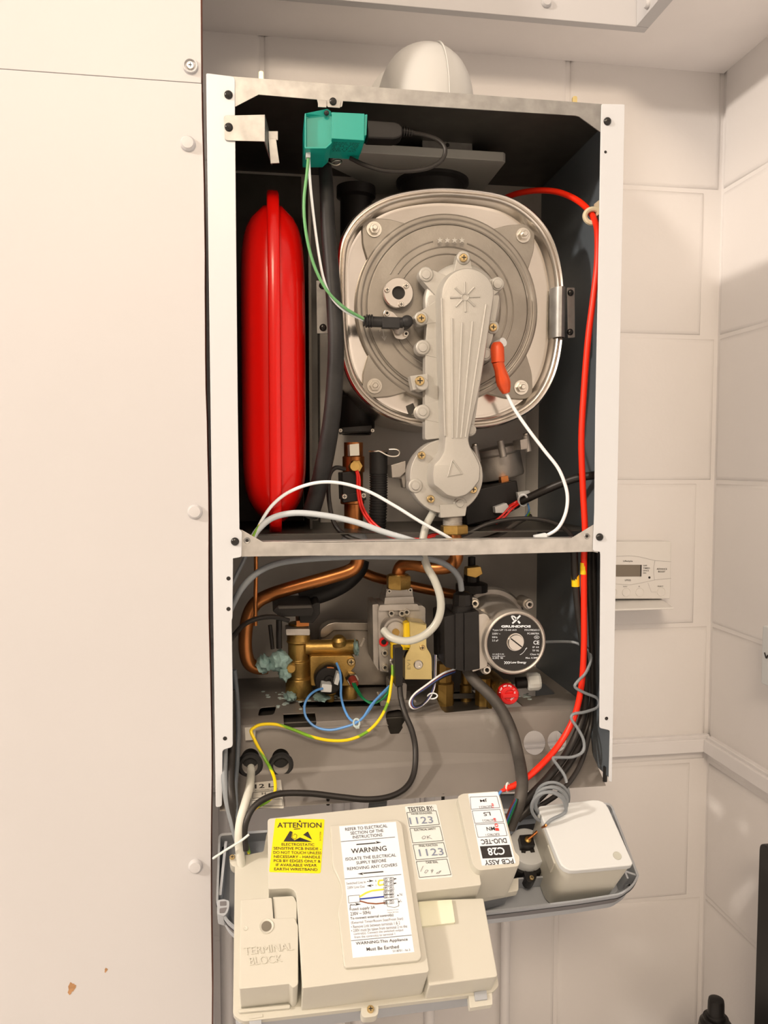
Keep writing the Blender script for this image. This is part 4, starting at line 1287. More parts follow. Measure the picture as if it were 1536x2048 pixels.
pipe('copper_pipe', 'thin copper capillary pipe upright at the far left under the mid rail', [(512, 1106, 0.10), (512, 1150, 0.10), (511, 1195, 0.10), (511, 1250, 0.11)], 4, copper, seg=12)
pipe('drain_hose', 'black drain hose lying behind the bright copper pipe', [(722, 1120, 0.17), (716, 1140, 0.17), (690, 1166, 0.17), (650, 1186, 0.17), (600, 1200, 0.17)], 17, black_rubber, 'hose')

# plate heat exchanger
t = thing('plate_exchanger', 'dull stainless plate exchanger behind the brass fittings', 'heat exchanger', P(715, 1372, 0.2))
bm = new(); front(bm, [(642, 1262, 10), (664, 1250, 10), (800, 1250, 8), (800, 1370, 6), (640, 1372, 6)], 0.172, 0.21, 8)
front(bm, [(640, 1258, 10), (662, 1244, 12), (804, 1246, 10), (804, 1262), (668, 1262), (650, 1276), (640, 1276)], 0.168, 0.176, 3)
pl = obj('plate_pack', bm, stainless, t, 0.0015)
bm = new(); front(bm, [(719, 1292, 2), (727, 1276, 2), (731, 1277, 2), (723, 1294, 2)], 0.170, 0.173, 2); obj('slot_mark', bm, zinc, pl)

# brass manifold
t = thing('brass_manifold', 'aged brass hydraulic manifold with green crust at the lower left', 'manifold', P(598, 1396, 0.15))
YM = 0.15
bm = new()
s_ = S(YM)
a_ = P(597, 1245, YM)
zz = lambda y: a_.z - P(597, y, YM).z
lathe(bm, a_, (0, 0, -1), [(20 * s_, 0), (20 * s_, zz(1262)), (23 * s_, zz(1264)), (23 * s_, zz(1280)), (24.5 * s_, zz(1282)), (21 * s_, zz(1286)), (21 * s_, zz(1318)), (24 * s_, zz(1320)), (24 * s_, zz(1332)), (22 * s_, zz(1340)), (22 * s_, zz(1352)), (26 * s_, zz(1356)), (27 * s_, zz(1384)), (24 * s_, zz(1390)), (18 * s_, zz(1391)), (18 * s_, zz(1400))], 36)
lathe(bm, P(610, 1295, 0.145), (1, 0, -0.02), [(15 * s_, 0), (15.5 * s_, 0.03), (16.5 * s_, 0.034), (16.5 * s_, 0.048), (15 * s_, 0.05), (15 * s_, 0.066), (12 * s_, 0.068)], 26)
front(bm, [(620, 1313, 4), (708, 1311, 10), (713, 1330, 10), (700, 1345, 4), (700, 1372, 4), (622, 1372, 4)], 0.125, 0.16, 4)
lathe(bm, P(700, 1350, 0.14), (0, 0, -1), [(12 * s_, 0), (12 * s_, 0.012), (14 * s_, 0.014), (14 * s_, 0.03)], 22)
lathe(bm, P(678, 1284, 0.135), (-0.1, -0.3, 1), [(14 * s_, -0.004), (14 * s_, 0.004), (9 * s_, 0.008), (0, 0.009)], 24)
lathe(bm, P(660, 1356, 0.13), (0, 0, -1), [(12 * s_, 0), (12 * s_, 0.02), (8 * s_, 0.021), (8 * s_, 0.03)], 18)
mb = obj('body', bm, brass, t, 0.0008)
fast('pan', brass_screw_m, 'screw', P(702, 1323, 0.125), 8 * S(0.125), mb)
bm = new(); cyl(bm, P(582, 1333, 0.128), YD, 9 * s_, 0.012, 18, 0, 0.001); obj('bleed_screw', bm, brass, t)
bm = new(); front(bm, [(571, 1258), (620, 1258), (620, 1271), (572, 1271)], 0.124, 0.15, 3); obj('clip', bm, cast_dark, t, 0.0008)
def crust(cx_, cy_, rx, ry, y, n, seed, m, parent, name='verdigris'):
    rnd = random.Random(seed)
    bm = new()
    p = P(cx_, cy_, y)
    bmesh.ops.create_icosphere(bm, subdivisions=3, radius=1.0)
    ph = [rnd.uniform(0, 6.28) for _ in range(9)]
    for v in bm.verts:
        c_ = v.co.copy()
        k = 1 + 0.16 * math.sin(5 * c_.x + ph[0]) * math.sin(6 * c_.z + ph[1]) + 0.12 * math.sin(11 * c_.x + 9 * c_.z + ph[2]) + 0.08 * math.sin(17 * c_.y + 15 * c_.z + ph[3]) + rnd.uniform(-0.05, 0.05)
        v.co = p + Vector((c_.x * rx * S(y) * k, c_.y * 0.016 * k, c_.z * ry * S(y) * k))
    return obj(name, bm, m, parent, sharp=70)
crust(527, 1328, 14, 17, 0.132, 0, 5, verdigris, t)
crust(560, 1322, 20, 20, 0.128, 0, 6, verdigris, t)
crust(570, 1345, 13, 15, 0.126, 0, 8, verdigris, t)
crust(712, 1296, 5, 15, 0.13, 0, 9, verdigris, t)
crust(581, 1392, 12, 7, 0.13, 0, 12, verdigris, t)
crust(642, 1394, 16, 5, 0.12, 0, 14, verdigris, t)
# pressure sensor: round black body
t2 = thing('pressure_switch', 'round black pressure switch with two white connectors on the brass manifold', 'switch', P(656, 1353, 0.11))
bm = new()
q = P(656, 1353, 0.122)
lathe(bm, q, YD, [(29 * S(.12), 0), (29 * S(.12), 0.016), (27.5 * S(.12), 0.0175), (26 * S(.12), 0.0165), (10 * S(.12), 0.0165), (9 * S(.12), 0.0185), (4 * S(.12), 0.0185), (3 * S(.12), 0.015), (0, 0.015)], 36)
sw = obj('body', bm, black_plastic, t2)
bm = new(); front(bm, [(654, 1333), (668, 1334), (668, 1337), (654, 1336)], 0.1048, 0.107); obj('marking', bm, copper, sw)
bm = new(); front(bm, [(674, 1346, 1), (682, 1349, 1), (676, 1371, 1), (668, 1368, 1)], 0.092, 0.106, 1); obj('connector', bm, white_plastic, t2, 0.0006)
bm = new(); front(bm, [(644, 1368, 2), (664, 1370, 2), (663, 1385, 2), (641, 1384, 2)], 0.09, 0.106, 1); obj('connector', bm, white_plastic, t2, 0.0006)
t2 = thing('temperature_sensor', 'hex temperature sensor with red cap and green wires on the brass manifold', 'sensor', P(704, 1358, 0.11))
bm = new(); hexa(bm, P(701, 1352, 0.125), (0.15, -1, -0.15), 13 * S(.12), 0.012); obj('hex_body', bm, zinc, t2)
bm = new(); cyl(bm, P(704, 1357, 0.112), (0.2, -1, -0.4), 8.5 * S(.11), 0.013, 16, 0, 0.001); obj('red_cap', bm, mat('dark_red_plastic', A(140, 50, 35), 0.5), t2)
# diverter motor
t2 = thing('diverter_motor', 'black diverter valve motor topping the brass manifold', 'valve motor', P(595, 1245, 0.15))
bm = new()
front(bm, [(545, 1222, 2), (556, 1211, 2), (624, 1209, 3), (628, 1222, 2), (624, 1232, 2), (560, 1234, 3)], 0.10, 0.17, 1)
front(bm, [(598, 1226), (632, 1205), (640, 1206), (640, 1228), (626, 1246), (600, 1246)], 0.115, 0.18, 2)
obj('motor_case', bm, black_plastic, t2, 0.0012)
bm = new(); front(bm, [(556, 1213), (622, 1211), (624, 1216), (558, 1218)], 0.098, 0.101, 1); obj('lid_rib', bm, mat('dusty_black', (0.05, 0.045, 0.04, 1), 0.6), t2)
bm = new(); cyl(bm, P(558, 1240, 0.12), (0, 0, -1), 6 * S(.12), 0.035, 14); cyl(bm, P(540, 1250, 0.125), (0.1, 0, -1), 4 * S(.12), 0.03, 14); obj('stem', bm, black_plastic, t2)
bm = new(); front(bm, [(593, 1242), (618, 1240), (618, 1252), (593, 1253)], 0.125, 0.16, 1); obj('collar', bm, copper, t2)
wire('motor_cable', 'black cable arching from the left post to the diverter motor', 'cable', [(455, 1290, 0.03), (467, 1272, 0.04), (490, 1248, 0.06), (520, 1236, 0.075), (550, 1234, 0.088), (577, 1241, 0.098)], 5.0, black_cable, 10)
wire('pump_cable', 'grey pump cable curving below the mid rail into the pump cap nut', 'cable', [(458, 1226, 0.035), (470, 1200, 0.035), (489, 1170, 0.036), (520, 1142, 0.037), (560, 1126, 0.037), (620, 1118, 0.036), (690, 1114, 0.034), (760, 1113, 0.032), (830, 1115, 0.032), (875, 1122, 0.038), (904, 1138, 0.046), (919, 1158, 0.054), (923, 1180, 0.06)], 6.2, grey_cable, 12)
wire('loose_strap', 'slim grey cable from behind the left post up under the mid rail', 'cable', [(462, 1175, 0.04), (474, 1148, 0.045), (486, 1124, 0.05), (494, 1105, 0.05)], 4, grey_cable, 8)

# gas valve
t = thing('gas_valve', 'grey die-cast gas valve with gold bracket at the centre of the lower compartment', 'gas valve', P(797, 1416, 0.13))
YG = 0.105
bm = new()
front(bm, [(756, 1213, 2), (845, 1211, 3), (851, 1216, 2), (851, 1288, 3), (800, 1298), (757, 1300, 2)], YG, 0.165, 2)
front(bm, [(745, 1209, 2), (757, 1208, 2), (757, 1342, 2), (747, 1326, 2)], YG + 0.004, 0.16, 2)
front(bm, [(757, 1290), (776, 1290), (777, 1345, 3), (760, 1342)], YG - 0.002, 0.15, 2)
front(bm, [(770, 1195), (827, 1193), (829, 1212), (768, 1212)], YG + 0.003, 0.15, 2)
front(bm, [(773, 1178), (825, 1176), (826, 1196), (771, 1198)], YG + 0.008, 0.148, 2)
front(bm, [(760, 1210), (835, 1208), (840, 1220), (756, 1222)], YG - 0.004, 0.15, 2)
lathe(bm, P(797, 1176, 0.122), (0, 0, 1), [(20 * S(.12), 0), (20 * S(.12), 0.004), (15 * S(.12), 0.005), (15 * S(.12), 0.008)], 24)
front(bm, [(780, 1366), (814, 1366), (812, 1404), (782, 1404)], 0.115, 0.15, 6)
front(bm, [(762, 1402, 3), (832, 1400, 3), (834, 1412, 4), (800, 1420), (760, 1412, 4)], 0.11, 0.15, 3)
gb = obj('body', bm, cast_dark, t, 0.0009)
bm = new(); hexa(bm, P(797, 1177, 0.12), (0, 0, 1), 26 * S(.12), 0.017); lathe(bm, P(797, 1153, 0.12), (0, 0, 1), [(22 * S(.12), 0), (20 * S(.12), 0.003), (15 * S(.12), 0.004)], 24); obj('union_nut', bm, brass, t)
bm = new()
lathe(bm, P(788, 1257, YG), YD, [(29 * S(YG), 0), (28 * S(YG), 0.007), (24 * S(YG), 0.010), (20 * S(YG), 0.010), (18 * S(YG), 0.013), (9 * S(YG), 0.014), (0, 0.014)], 36)
reg = obj('regulator', bm, cast_dark, t)
bm = new(); cyl(bm, P(791, 1264, YG - 0.013), YD, 7.5 * S(YG), 0.003, 18); obj('brass_plug', bm, brass, reg)
for px, py in ((782, 1226), (803, 1226), (812.5, 1223.5), (769, 1305), (769.5, 1334)):
    fast('socket', zinc, 'screw', P(px, py, YG - 0.003), 6.8 * S(YG), gb)
fast('socket', zinc, 'screw', P(778, 1182, YG + 0.008), 4.5 * S(YG), gb); fast('socket', zinc, 'screw', P(820, 1180, YG + 0.008), 4.5 * S(YG), gb)
bm = new(); q = P(767, 1283, YG - 0.001)
lathe(bm, q, YD, [(9.5 * S(YG), -0.002), (9.5 * S(YG), 0.003), (5.5 * S(YG), 0.003), (5.5 * S(YG), 0.0)], 22); obj('red_ring', bm, red_knob_m, t)
fast('socket', black_screw_m, 'screw', q, 5 * S(YG), gb)
bm = new()
front(bm, [(809, 1247), (820, 1245), (820, 1296), (809, 1296)], 0.082, 0.10, 1)
front(bm, [(783, 1288, 1), (822, 1288, 1), (822, 1300), (790, 1300), (790, 1318), (783, 1318)], 0.088, 0.10, 1)
obj('coil_former', bm, yellow_plastic, t, 0.0006)
bm = new()
front(bm, [(819, 1243, 2), (853, 1248, 3), (853, 1295, 6), (863.5, 1311, 8), (864, 1359, 2), (809.5, 1359, 2), (809.5, 1314, 8), (821, 1295, 6)], 0.0745, 0.0765, 3)
prism(bm, [P(819, 1243, 0.0745), P(853, 1248, 0.0745), P(853, 1248, 0.0745) + Vector((0, 0.03, 0)), P(819, 1243, 0.0745) + Vector((0, 0.03, 0))], Vector((0, 0, -0.002)))
prism(bm, [P(809.5, 1318, 0.0745), P(809.5, 1359, 0.0745), P(809.5, 1359, 0.0745) + Vector((0, 0.03, 0)), P(809.5, 1318, 0.0745) + Vector((0, 0.03, 0))], Vector((0.0015, 0, 0)))
gp = obj('coil_bracket', bm, gold_plate, t, 0.0005)
bm = new(); cyl(bm, P(836, 1325, 0.078), (0, 1, 0), 20 * S(.08), 0.03, 26); obj('coil', bm, black_plastic, t)
bm = new(); q = P(836.5, 1329, 0.0745)
lathe(bm, q, YD, [(9.5 * S(.075), -0.001), (9.5 * S(.075), 0.0012), (8 * S(.075), 0.002), (4 * S(.075), 0.002), (3.5 * S(.075), 0.0005), (0, 0.0005)], 24); obj('rivet', bm, zinc, gp)
fast('pan', brass_screw_m, 'screw', P(844.7, 1295, 0.0745), 5.5 * S(.0745), gp)
bm = new()
text(bm, 'EV1', [P(814.5, 1339, 0.0742), P(814.5, 1320, 0.0742), P(821, 1320, 0.0742), P(821, 1339, 0.0742)], Vector((0, -0.0003, 0)))
obj('stamping', bm, mat('stamped_mark', A(190, 168, 110), 0.4, 0.5), gp)
bm = new(); front(bm, [(790, 1296, 2), (806, 1294, 3), (806, 1372, 2), (791, 1374, 2)], 0.062, 0.080, 1); obj('connector_hood', bm, black_plastic, t, 0.001)
bm = new(); tube(bm, [P(784, 1322, 0.085), P(785, 1332, 0.08), P(784, 1345, 0.078)], 0.0016, 8, 3); ec = obj('earth_tag', bm, zinc, t)
fast('pan', zinc, 'screw', P(784.5, 1322.5, 0.083), 6 * S(.083), ec)

# pump
t = thing('circulation_pump', 'silver circulation pump with round black rating plate in the lower right', 'pump', P(1000, 1400, 0.1))
YP = 0.045
pc_ = P(1031, 1286, YP)
sP = S(YP)
bm = new()
lathe(bm, pc_, (0, 1, 0), [(0, 0.0035), (60 * sP, 0.0035), (60.5 * sP, 0.001), (63 * sP, 0), (66 * sP, 0.0012), (68.5 * sP, 0.005), (69 * sP, 0.012), (66 * sP, 0.018), (66 * sP, 0.085), (70 * sP, 0.09), (74 * sP, 0.098), (74 * sP, 0.104)], 72)
sil = mat('silver_paint', (0.55, 0.52, 0.48, 1), 0.38, 0.55, var=0.06, vscale=30)
hb = obj('motor_housing', bm, sil, t, sharp=30)
bm = new()
front(bm, [(935, 1232), (975, 1226, 10), (985, 1250), (975, 1335), (945, 1345)], YP + 0.012, YP + 0.05, 4)
obj('housing_shoulder', bm, sil, t, 0.002)
fb = None
bm = new()
qb = P(975, 1245, 0.15)
lathe(bm, qb + Vector((0.004, 0, 0.0)), (0, 1, 0), [(70 * S(.15), -0.006), (74 * S(.15), -0.003), (74 * S(.15), 0.01), (60 * S(.15), 0.03), (45 * S(.15), 0.06)], 50)
pf = obj('pump_volute', bm, cast_dark, t)
for px, py, y in ((1057, 1208, 0.12), (972, 1338, 0.09), (948, 1206, 0.12)):
    bm = new(); cyl(bm, P(px, py, y) + Vector((0, 0.03, 0)), YD, 12 * S(y), 0.03, 18, 0, 0.001); lug = obj('bolt_lug', bm, sil, t)
    fast('socket', zinc, 'bolt', P(px, py, y), 8.5 * S(y), lug)
# rating plate
YL = YP + 0.0032
bm = new(); lathe(bm, Vector((pc_.x, YL, pc_.z)), YD, [(59.5 * sP, -0.0004), (59.5 * sP, 0.0004), (0, 0.0004)], 64)
rp_l = obj('rating_plate', bm, mat('black_label', (0.013, 0.012, 0.012, 1), 0.4), t)
ZR = lambda x, y: P(980 + x / 12.8, 1200 + y / 12.8, YL - 0.0005)
L_ = Vector((0, -0.0002, 0))
bm = new()
text(bm, 'GRUNDFOS', tq(ZR, 285, 1045, 675, 62), L_, 0, 0.05)
for s, xl, xr, yc, h in (('Type UP 15-60 AO', 60, 680, 772, 52), ('230V ~', 52, 265, 862, 46), ('50Hz', 52, 190, 950, 46), ('2.5 µF', 52, 210, 1040, 56), ('P/N:59826512', 885, 1265, 768, 46), ('PC:0807BX', 955, 1260, 858, 46),
                         ('IP 44', 1090, 1250, 1207, 44), ('TF 95', 1080, 1250, 1295, 44), ('Class H', 1025, 1250, 1388, 44), ('Max. 0.3MPa', 910, 1250, 1480, 46),
                         ('I1/1 (A)', 66, 190, 1392, 44), ('P1 (W)', 245, 355, 1390, 44), ('0.39', 66, 190, 1487, 46), ('90', 265, 330, 1487, 46)):
    text(bm, s, tq(ZR, xl, xr, yc, h), L_, 0, 0.006)
text(bm, 'CE', tq(ZR, 1110, 1260, 1088, 100), L_, 0, 0.02)
text(bm, 'VDE', tq(ZR, 1155, 1225, 955, 34), L_, 0, 0.01)
text(bm, 'Low Energy', tq(ZR, 530, 930, 1602, 70), L_, 0, 0.03)
for k in range(3):
    x0 = 365 + k * 52
    stroke(bm, [(x0, 1572), (x0 + 42, 1602), (x0, 1636)], 18, ZR, L_)
stroke(bm, [(50, 1440), (385, 1440)], 10, ZR, L_); stroke(bm, [(215, 1360), (215, 1515)], 10, ZR, L_)
el = [(1193 + 64 * math.cos(k * math.pi / 12), 953 + 38 * math.sin(k * math.pi / 12)) for k in range(25)]
stroke(bm, el, 9, ZR, L_)
stroke(bm, cr([(x, y, 0) for x, y in ((765, 1405), (845, 1350), (900, 1275), (935, 1215))], 4) and [(765, 1405), (810, 1378), (852, 1342), (890, 1295), (920, 1250), (940, 1215)], 12, ZR, L_)
stroke(bm, [(905, 1262), (945, 1222)], 24, ZR, L_)
# crossed mark above the maker's name
stroke(bm, [(570, 600), (650, 530), (700, 470), (775, 395)], 44, ZR, L_)
stroke(bm, [(550, 410), (575, 470), (615, 520)], 36, ZR, L_); stroke(bm, [(545, 415), (600, 412), (640, 445), (690, 500)], 36, ZR, L_)
stroke(bm, [(715, 535), (765, 598)], 46, ZR, L_)
obj('plate_print', bm, white_ink, rp_l)
bm = new()
qv = ZR(645, 1075)
rv = 213 / 12.8 * sP
lathe(bm, qv, YD, [(rv * 1.12, -0.001), (rv * 1.12, 0.0006), (rv * 1.02, 0.0008), (rv * 1.0, 0.0034), (rv * 0.96, 0.0042), (0, 0.0042)], 44)
vent = obj('vent_screw', bm, brushed, t)
bm = new()
box(bm, qv + Vector((0, -0.0042, 0)), (rv * 1.8, 0.0012, rv * 0.16), 0, Matrix.Rotation(math.radians(38), 3, Vector((0, 1, 0))))
obj('slot', bm, dark_hole, vent)
# terminal box and cable gland
bm = new()
front(bm, [(929, 1226, 3), (958, 1222, 3), (960, 1338, 3), (929, 1343, 3)], 0.056, 0.10, 2)
front(bm, [(911, 1227, 2), (928, 1226), (928, 1343), (911, 1340, 2)], 0.0585, 0.12, 2)
front(bm, [(888, 1234, 4), (914, 1228), (914, 1340), (890, 1334, 4)], 0.062, 0.125, 2)
obj('terminal_box', bm, black_plastic, t, 0.0022)
bm = new()
q = P(925, 1211, 0.075)
lathe(bm, q, (0, 0, 1), [(22 * S(.07), -0.008), (22 * S(.07), 0.0), (20.5 * S(.07), 0.001)], 30)
lathe(bm, q, (0, 0, 1), [(20 * S(.07), 0), (20.5 * S(.07), 0.006), (19 * S(.07), 0.014), (13 * S(.07), 0.0165), (9 * S(.07), 0.017)], 10)
obj('cable_gland', bm, black_plastic, t)
# automatic air vent on top
t2 = thing('air_vent', 'small black automatic air vent behind the pump gland', 'air vent', P(945, 1185, 0.15))
bm = new()
q = P(943, 1183, 0.14)
lathe(bm, q, (0, 0, 1), [(33 * S(.14), 0), (33 * S(.14), 0.010), (26 * S(.14), 0.012), (16 * S(.14), 0.013), (16 * S(.14), 0.028), (12 * S(.14), 0.031), (8 * S(.14), 0.032), (7.5 * S(.14), 0.045), (0, 0.046)], 16)
obj('body', bm, black_plastic, t2, sharp=20)
bm = new(); front(bm, [(934, 1136, 3), (962, 1133, 3), (966, 1148), (952, 1156), (934, 1152)], 0.115, 0.13, 2); obj('float_cover', bm, brass, t2, 0.001)
# valves under the pump
t2 = thing('relief_valve', 'round red relief valve knob under the pump', 'valve knob', P(1014, 1386, 0.08))
bm = new()
q = P(1014.5, 1386, 0.078)
lathe(bm, q, YD, [(20 * S(.078), -0.004), (21 * S(.078), -0.002), (21 * S(.078), 0.008), (18.5 * S(.078), 0.0105), (12 * S(.078), 0.0108), (11 * S(.078), 0.009), (0, 0.009)], 40)
box(bm, q + Vector((0, -0.0098, 0)), (0.019, 0.004, 0.005), 0)
kn = obj('knob', bm, red_knob_m, t2, 0.0004)
bm = new()
ZK = lambda x, y: P(x, y, 0.0670)
def arc_text(s, r, a0, a1):
    for i, ch in enumerate(s):
        if ch == ' ': continue
        a = math.radians(a0 + (a1 - a0) * i / max(1, len(s) - 1))
        cx_, cy_ = 1014.5 + r * math.cos(a), 1386 - r * math.sin(a)
        ux, uy = math.sin(a), math.cos(a)
        vx, vy = -math.cos(a), math.sin(a)
        c4 = [(cx_ - ux * 1.1 - vx * 1.7, cy_ - uy * 1.1 - vy * 1.7), (cx_ + ux * 1.1 - vx * 1.7, cy_ + uy * 1.1 - vy * 1.7), (cx_ + ux * 1.1 + vx * 1.7, cy_ + uy * 1.1 + vy * 1.7), (cx_ - ux * 1.1 + vx * 1.7, cy_ - uy * 1.1 + vy * 1.7)]
        text(bm, ch, [ZK(*k_) for k_ in c4], Vector((0, -0.0003, 0)), 0, 0.01)
arc_text('3 bar 0.3 MPa', 15, 175, 60); arc_text('max 110 C', 15, -60, 30)
obj('knob_print', bm, white_ink, kn)
bm = new(); cyl(bm, q + Vector((0, 0.004, 0)), (0, 1, 0), 16 * S(.08), 0.07, 22); cyl(bm, q + Vector((0, 0.008, 0)), (0, 1, 0), 22 * S(.08), 0.012, 6); obj('valve_body', bm, brass, t2)
t2 = thing('filling_valve', 'ribbed cream filling knob on black valve below the pump', 'valve knob', P(1066, 1360, 0.1))
bm = new()
qa = P(1053, 1364, 0.095)
lathe(bm, qa, (1, -0.1, 0.06), [(16 * S(.095), 0), (19 * S(.095), 0.002), (19 * S(.095), 0.014), (16 * S(.095), 0.017), (0, 0.017)], 14)
obj('knob', bm, cream_label, t2, sharp=15)
bm = new(); cyl(bm, P(1032, 1366, 0.098), (1, -0.1, 0.06), 12 * S(.095), 0.014, 20); obj('valve_stem', bm, black_plastic, t2)
t2 = thing('pump_fittings', 'dim brass connecting fittings standing in the tray opening under the pump', 'pipe fittings', P(925, 1400, 0.12))
for px, y, r_, y0_, y1_ in ((888, 0.13, 17, 1325, 1398), (932, 0.14, 10, 1340, 1392), (968, 0.12, 15, 1355, 1396)):
    bm = new(); a_ = P(px, y0_, y); b_ = P(px, y1_, y)
    lathe(bm, a_, (0, 0, -1), [(r_ * S(y), 0), (r_ * S(y), (a_.z - b_.z) * 0.5), (r_ * 1.25 * S(y), (a_.z - b_.z) * 0.55), (r_ * 1.25 * S(y), a_.z - b_.z + 0.03)], 8 if px != 932 else 18)
    obj('brass_leg', bm, brass, t2)
bm = new(); front(bm, [(858, 1390), (975, 1386), (975, 1396), (860, 1399)], 0.125, 0.128); obj('cross_bar', bm, shade_dark_galv, t2)

# wires of the lower compartment
o = wire('blue_wire', 'pale blue wire looping from the pressure switch in a wide ring', 'wire', [(645, 1377, 0.088), (632, 1381, 0.08), (618, 1392, 0.07), (609, 1411, 0.062), (612, 1434, 0.054), (630, 1453, 0.048), (659, 1460, 0.044), (690, 1454, 0.043), (715, 1444, 0.044), (735, 1425, 0.05), (752, 1400, 0.06), (776, 1378, 0.075)], 2.5, blue_wire, 8)
bm = new(); q = P(713, 1446, 0.043)
tube(bm, [q + Vector((0.0035 * math.cos(a), 0.003 * math.sin(a) * 0.4, 0.0045 * math.sin(a))) for a in [k * math.pi / 4 for k in range(8)]], 0.0012, 6, 2, closed=True); boxw(bm, q.x - 0.001, q.x + 0.003, q.y - 0.002, q.y + 0.002, q.z - ZB - 0.006, q.z - ZB - 0.003); obj('wire_tie', bm, limescale, o)
wire('blue_wire', 'pale blue wire hanging straight down past the pressure switch', 'wire', [(673, 1326, 0.10), (680, 1345, 0.09), (682, 1370, 0.08), (682, 1392, 0.07), (688, 1416, 0.058), (699, 1437, 0.047), (713, 1444, 0.044), (727, 1434, 0.045), (742, 1411, 0.053), (760, 1391, 0.064), (779, 1372, 0.078)], 2.5, blue_wire, 8)
o = wire('green_wire', 'green sensor wire dipping from the red capped sensor to the gas valve', 'wire', [(705, 1366, 0.10), (712, 1379, 0.09), (724, 1395, 0.075), (740, 1405, 0.066), (756, 1403, 0.064), (772, 1392, 0.068), (781, 1372, 0.076)], 2.4, green_wire, 8)
wire('second_core', None, None, [(709, 1366, 0.10), (716, 1380, 0.09), (728, 1398, 0.073), (744, 1407, 0.064), (760, 1401, 0.064), (774, 1388, 0.068)], 2.2, green_wire, 8, parent=o)
wire('earth_wire', 'yellow and green earth wire looping from gas valve across the tray to the left corner', 'wire', [(785, 1330, 0.08), (785, 1348, 0.076), (782, 1372, 0.072), (776, 1404, 0.062), (760, 1437, 0.05), (735, 1463, 0.042), (700, 1479, 0.039), (661, 1481, 0.038), (622, 1473, 0.037), (586, 1459, 0.04), (553, 1449, 0.043), (523, 1449, 0.043), (507, 1456, 0.042), (502, 1463, 0.041), (508, 1477, 0.038), (516, 1493, 0.036), (530, 1518, 0.032), (544, 1543, 0.020), (550, 1564, 0.006), (549, 1586, -0.004), (536, 1602, -0.010), (510, 1617, -0.01), (495, 1638, -0.018), (490, 1664, -0.022), (494, 1690, -0.022), (498, 1706, -0.02)], 3.2, earth_wire, 10)
wire('gas_valve_cable', 'black cable dropping from the gas valve and curling left over the tray', 'cable', [(799, 1370, 0.068), (802, 1398, 0.062), (811, 1430, 0.052), (824, 1462, 0.044), (831, 1500, 0.036), (828, 1545, 0.022), (812, 1575, 0.008), (780, 1593, -0.002), (735, 1599, -0.006), (680, 1594, -0.004), (620, 1587, -0.003), (565, 1587, -0.006), (530, 1597, -0.012), (506, 1616, -0.018), (492, 1645, -0.024), (489, 1672, -0.026), (492, 1700, -0.026)], 6.2, black_cable, 12)
t = thing('pump_signal_loom', 'thin bundle of white, red and blue wires looping left of the pump box', 'wires', P(850, 1400, 0.08))
for k, m in enumerate((white_cable, brown_wire, dark_blue_wire, black_cable)):
    d = k * 2.6
    wire('core', None, None, [(910, 1338 + d, 0.09), (884, 1348 + d, 0.08), (850, 1372 + d * 0.8, 0.07), (828, 1389 + d * 0.6, 0.064), (819 + d * 0.9, 1406, 0.06), (827 + d * 0.6, 1417 - d * 0.5, 0.06), (846, 1409 - d * 0.3, 0.066), (862 - d * 0.5, 1391, 0.074), (870 - d * 0.4, 1365, 0.085), (872 - d * 0.5, 1310, 0.1)], 2.0, m, 6, 6, parent=t)
bm = new(); q = P(865, 1392, 0.073); tube(bm, [q + Vector((0.006 * math.cos(a), 0, 0.0035 * math.sin(a))) for a in [k * math.pi / 4 for k in range(8)]], 0.0009, 6, 2, closed=True); obj('wire_tie', bm, white_cable, t)
o = wire('sleeved_loom', 'thick dusty black sleeve running from under the pump down to the control tray', 'cable', [(933, 1338, 0.085), (948, 1360, 0.078), (974, 1384, 0.066), (998, 1412, 0.056), (1014, 1440, 0.048), (1026, 1470, 0.040), (1035, 1505, 0.025), (1042, 1540, 0.004), (1044, 1572, -0.012), (1038, 1606, -0.022), (1028, 1632, -0.024), (1018, 1655, -0.022)], 12.5, grey_sleeve, 16)
for k, (m, dx) in enumerate(((green_wire, 4), (brown_wire, -3), (dark_blue_wire, 0), (black_cable, 7))):
    wire('core', None, None, [(1032 + dx * 0.5, 1598, -0.034), (1024 + dx, 1615, -0.034), (1014 + dx, 1640, -0.034), (1008 + dx, 1656, -0.032)], 2.2, m, 6, 6, parent=o)
o = wire('black_cable', 'black cable with yellow band behind the red cable at the right', 'cable', [(1148, 1095, 0.03), (1149, 1125, 0.032), (1151, 1165, 0.034), (1157, 1225, 0.036), (1167, 1300, 0.037), (1172, 1360, 0.037), (1166, 1430, 0.036), (1140, 1495, 0.026), (1100, 1550, 0.004), (1060, 1592, -0.016), (1030, 1625, -0.022)], 8.0, black_cable, 12)
bm = new(); q = P(1150.5, 1161, 0.034); cyl(bm, q + Vector((0, 0, 0.0065)), (0.05, 0, -1), 8.5 * S(.034), 0.0135, 16); obj('yellow_band', bm, yellow_plastic, o)
wire('black_cable', 'black cable hugging the right side wall outermost of the bundle', 'cable', [(1186, 1060, 0.04), (1187, 1130, 0.045), (1190, 1220, 0.047), (1191, 1310, 0.047), (1187, 1390, 0.046), (1172, 1460, 0.04), (1140, 1525, 0.016), (1095, 1580, -0.010), (1058, 1616, -0.022), (1035, 1640, -0.024)], 7.0, black_cable, 12)
wire('black_cable', 'thinner black cable of the right bundle, sagging lowest towards the control tray', 'cable', [(1180, 1080, 0.035), (1178, 1150, 0.038), (1181, 1250, 0.041), (1184, 1330, 0.041), (1184, 1400, 0.04), (1180, 1460, 0.035), (1160, 1530, 0.008), (1125, 1580, -0.012), (1080, 1612, -0.022), (1045, 1632, -0.024)], 5.0, black_cable, 12)
bm = new()
q = P(1012, 1577, 0.004)
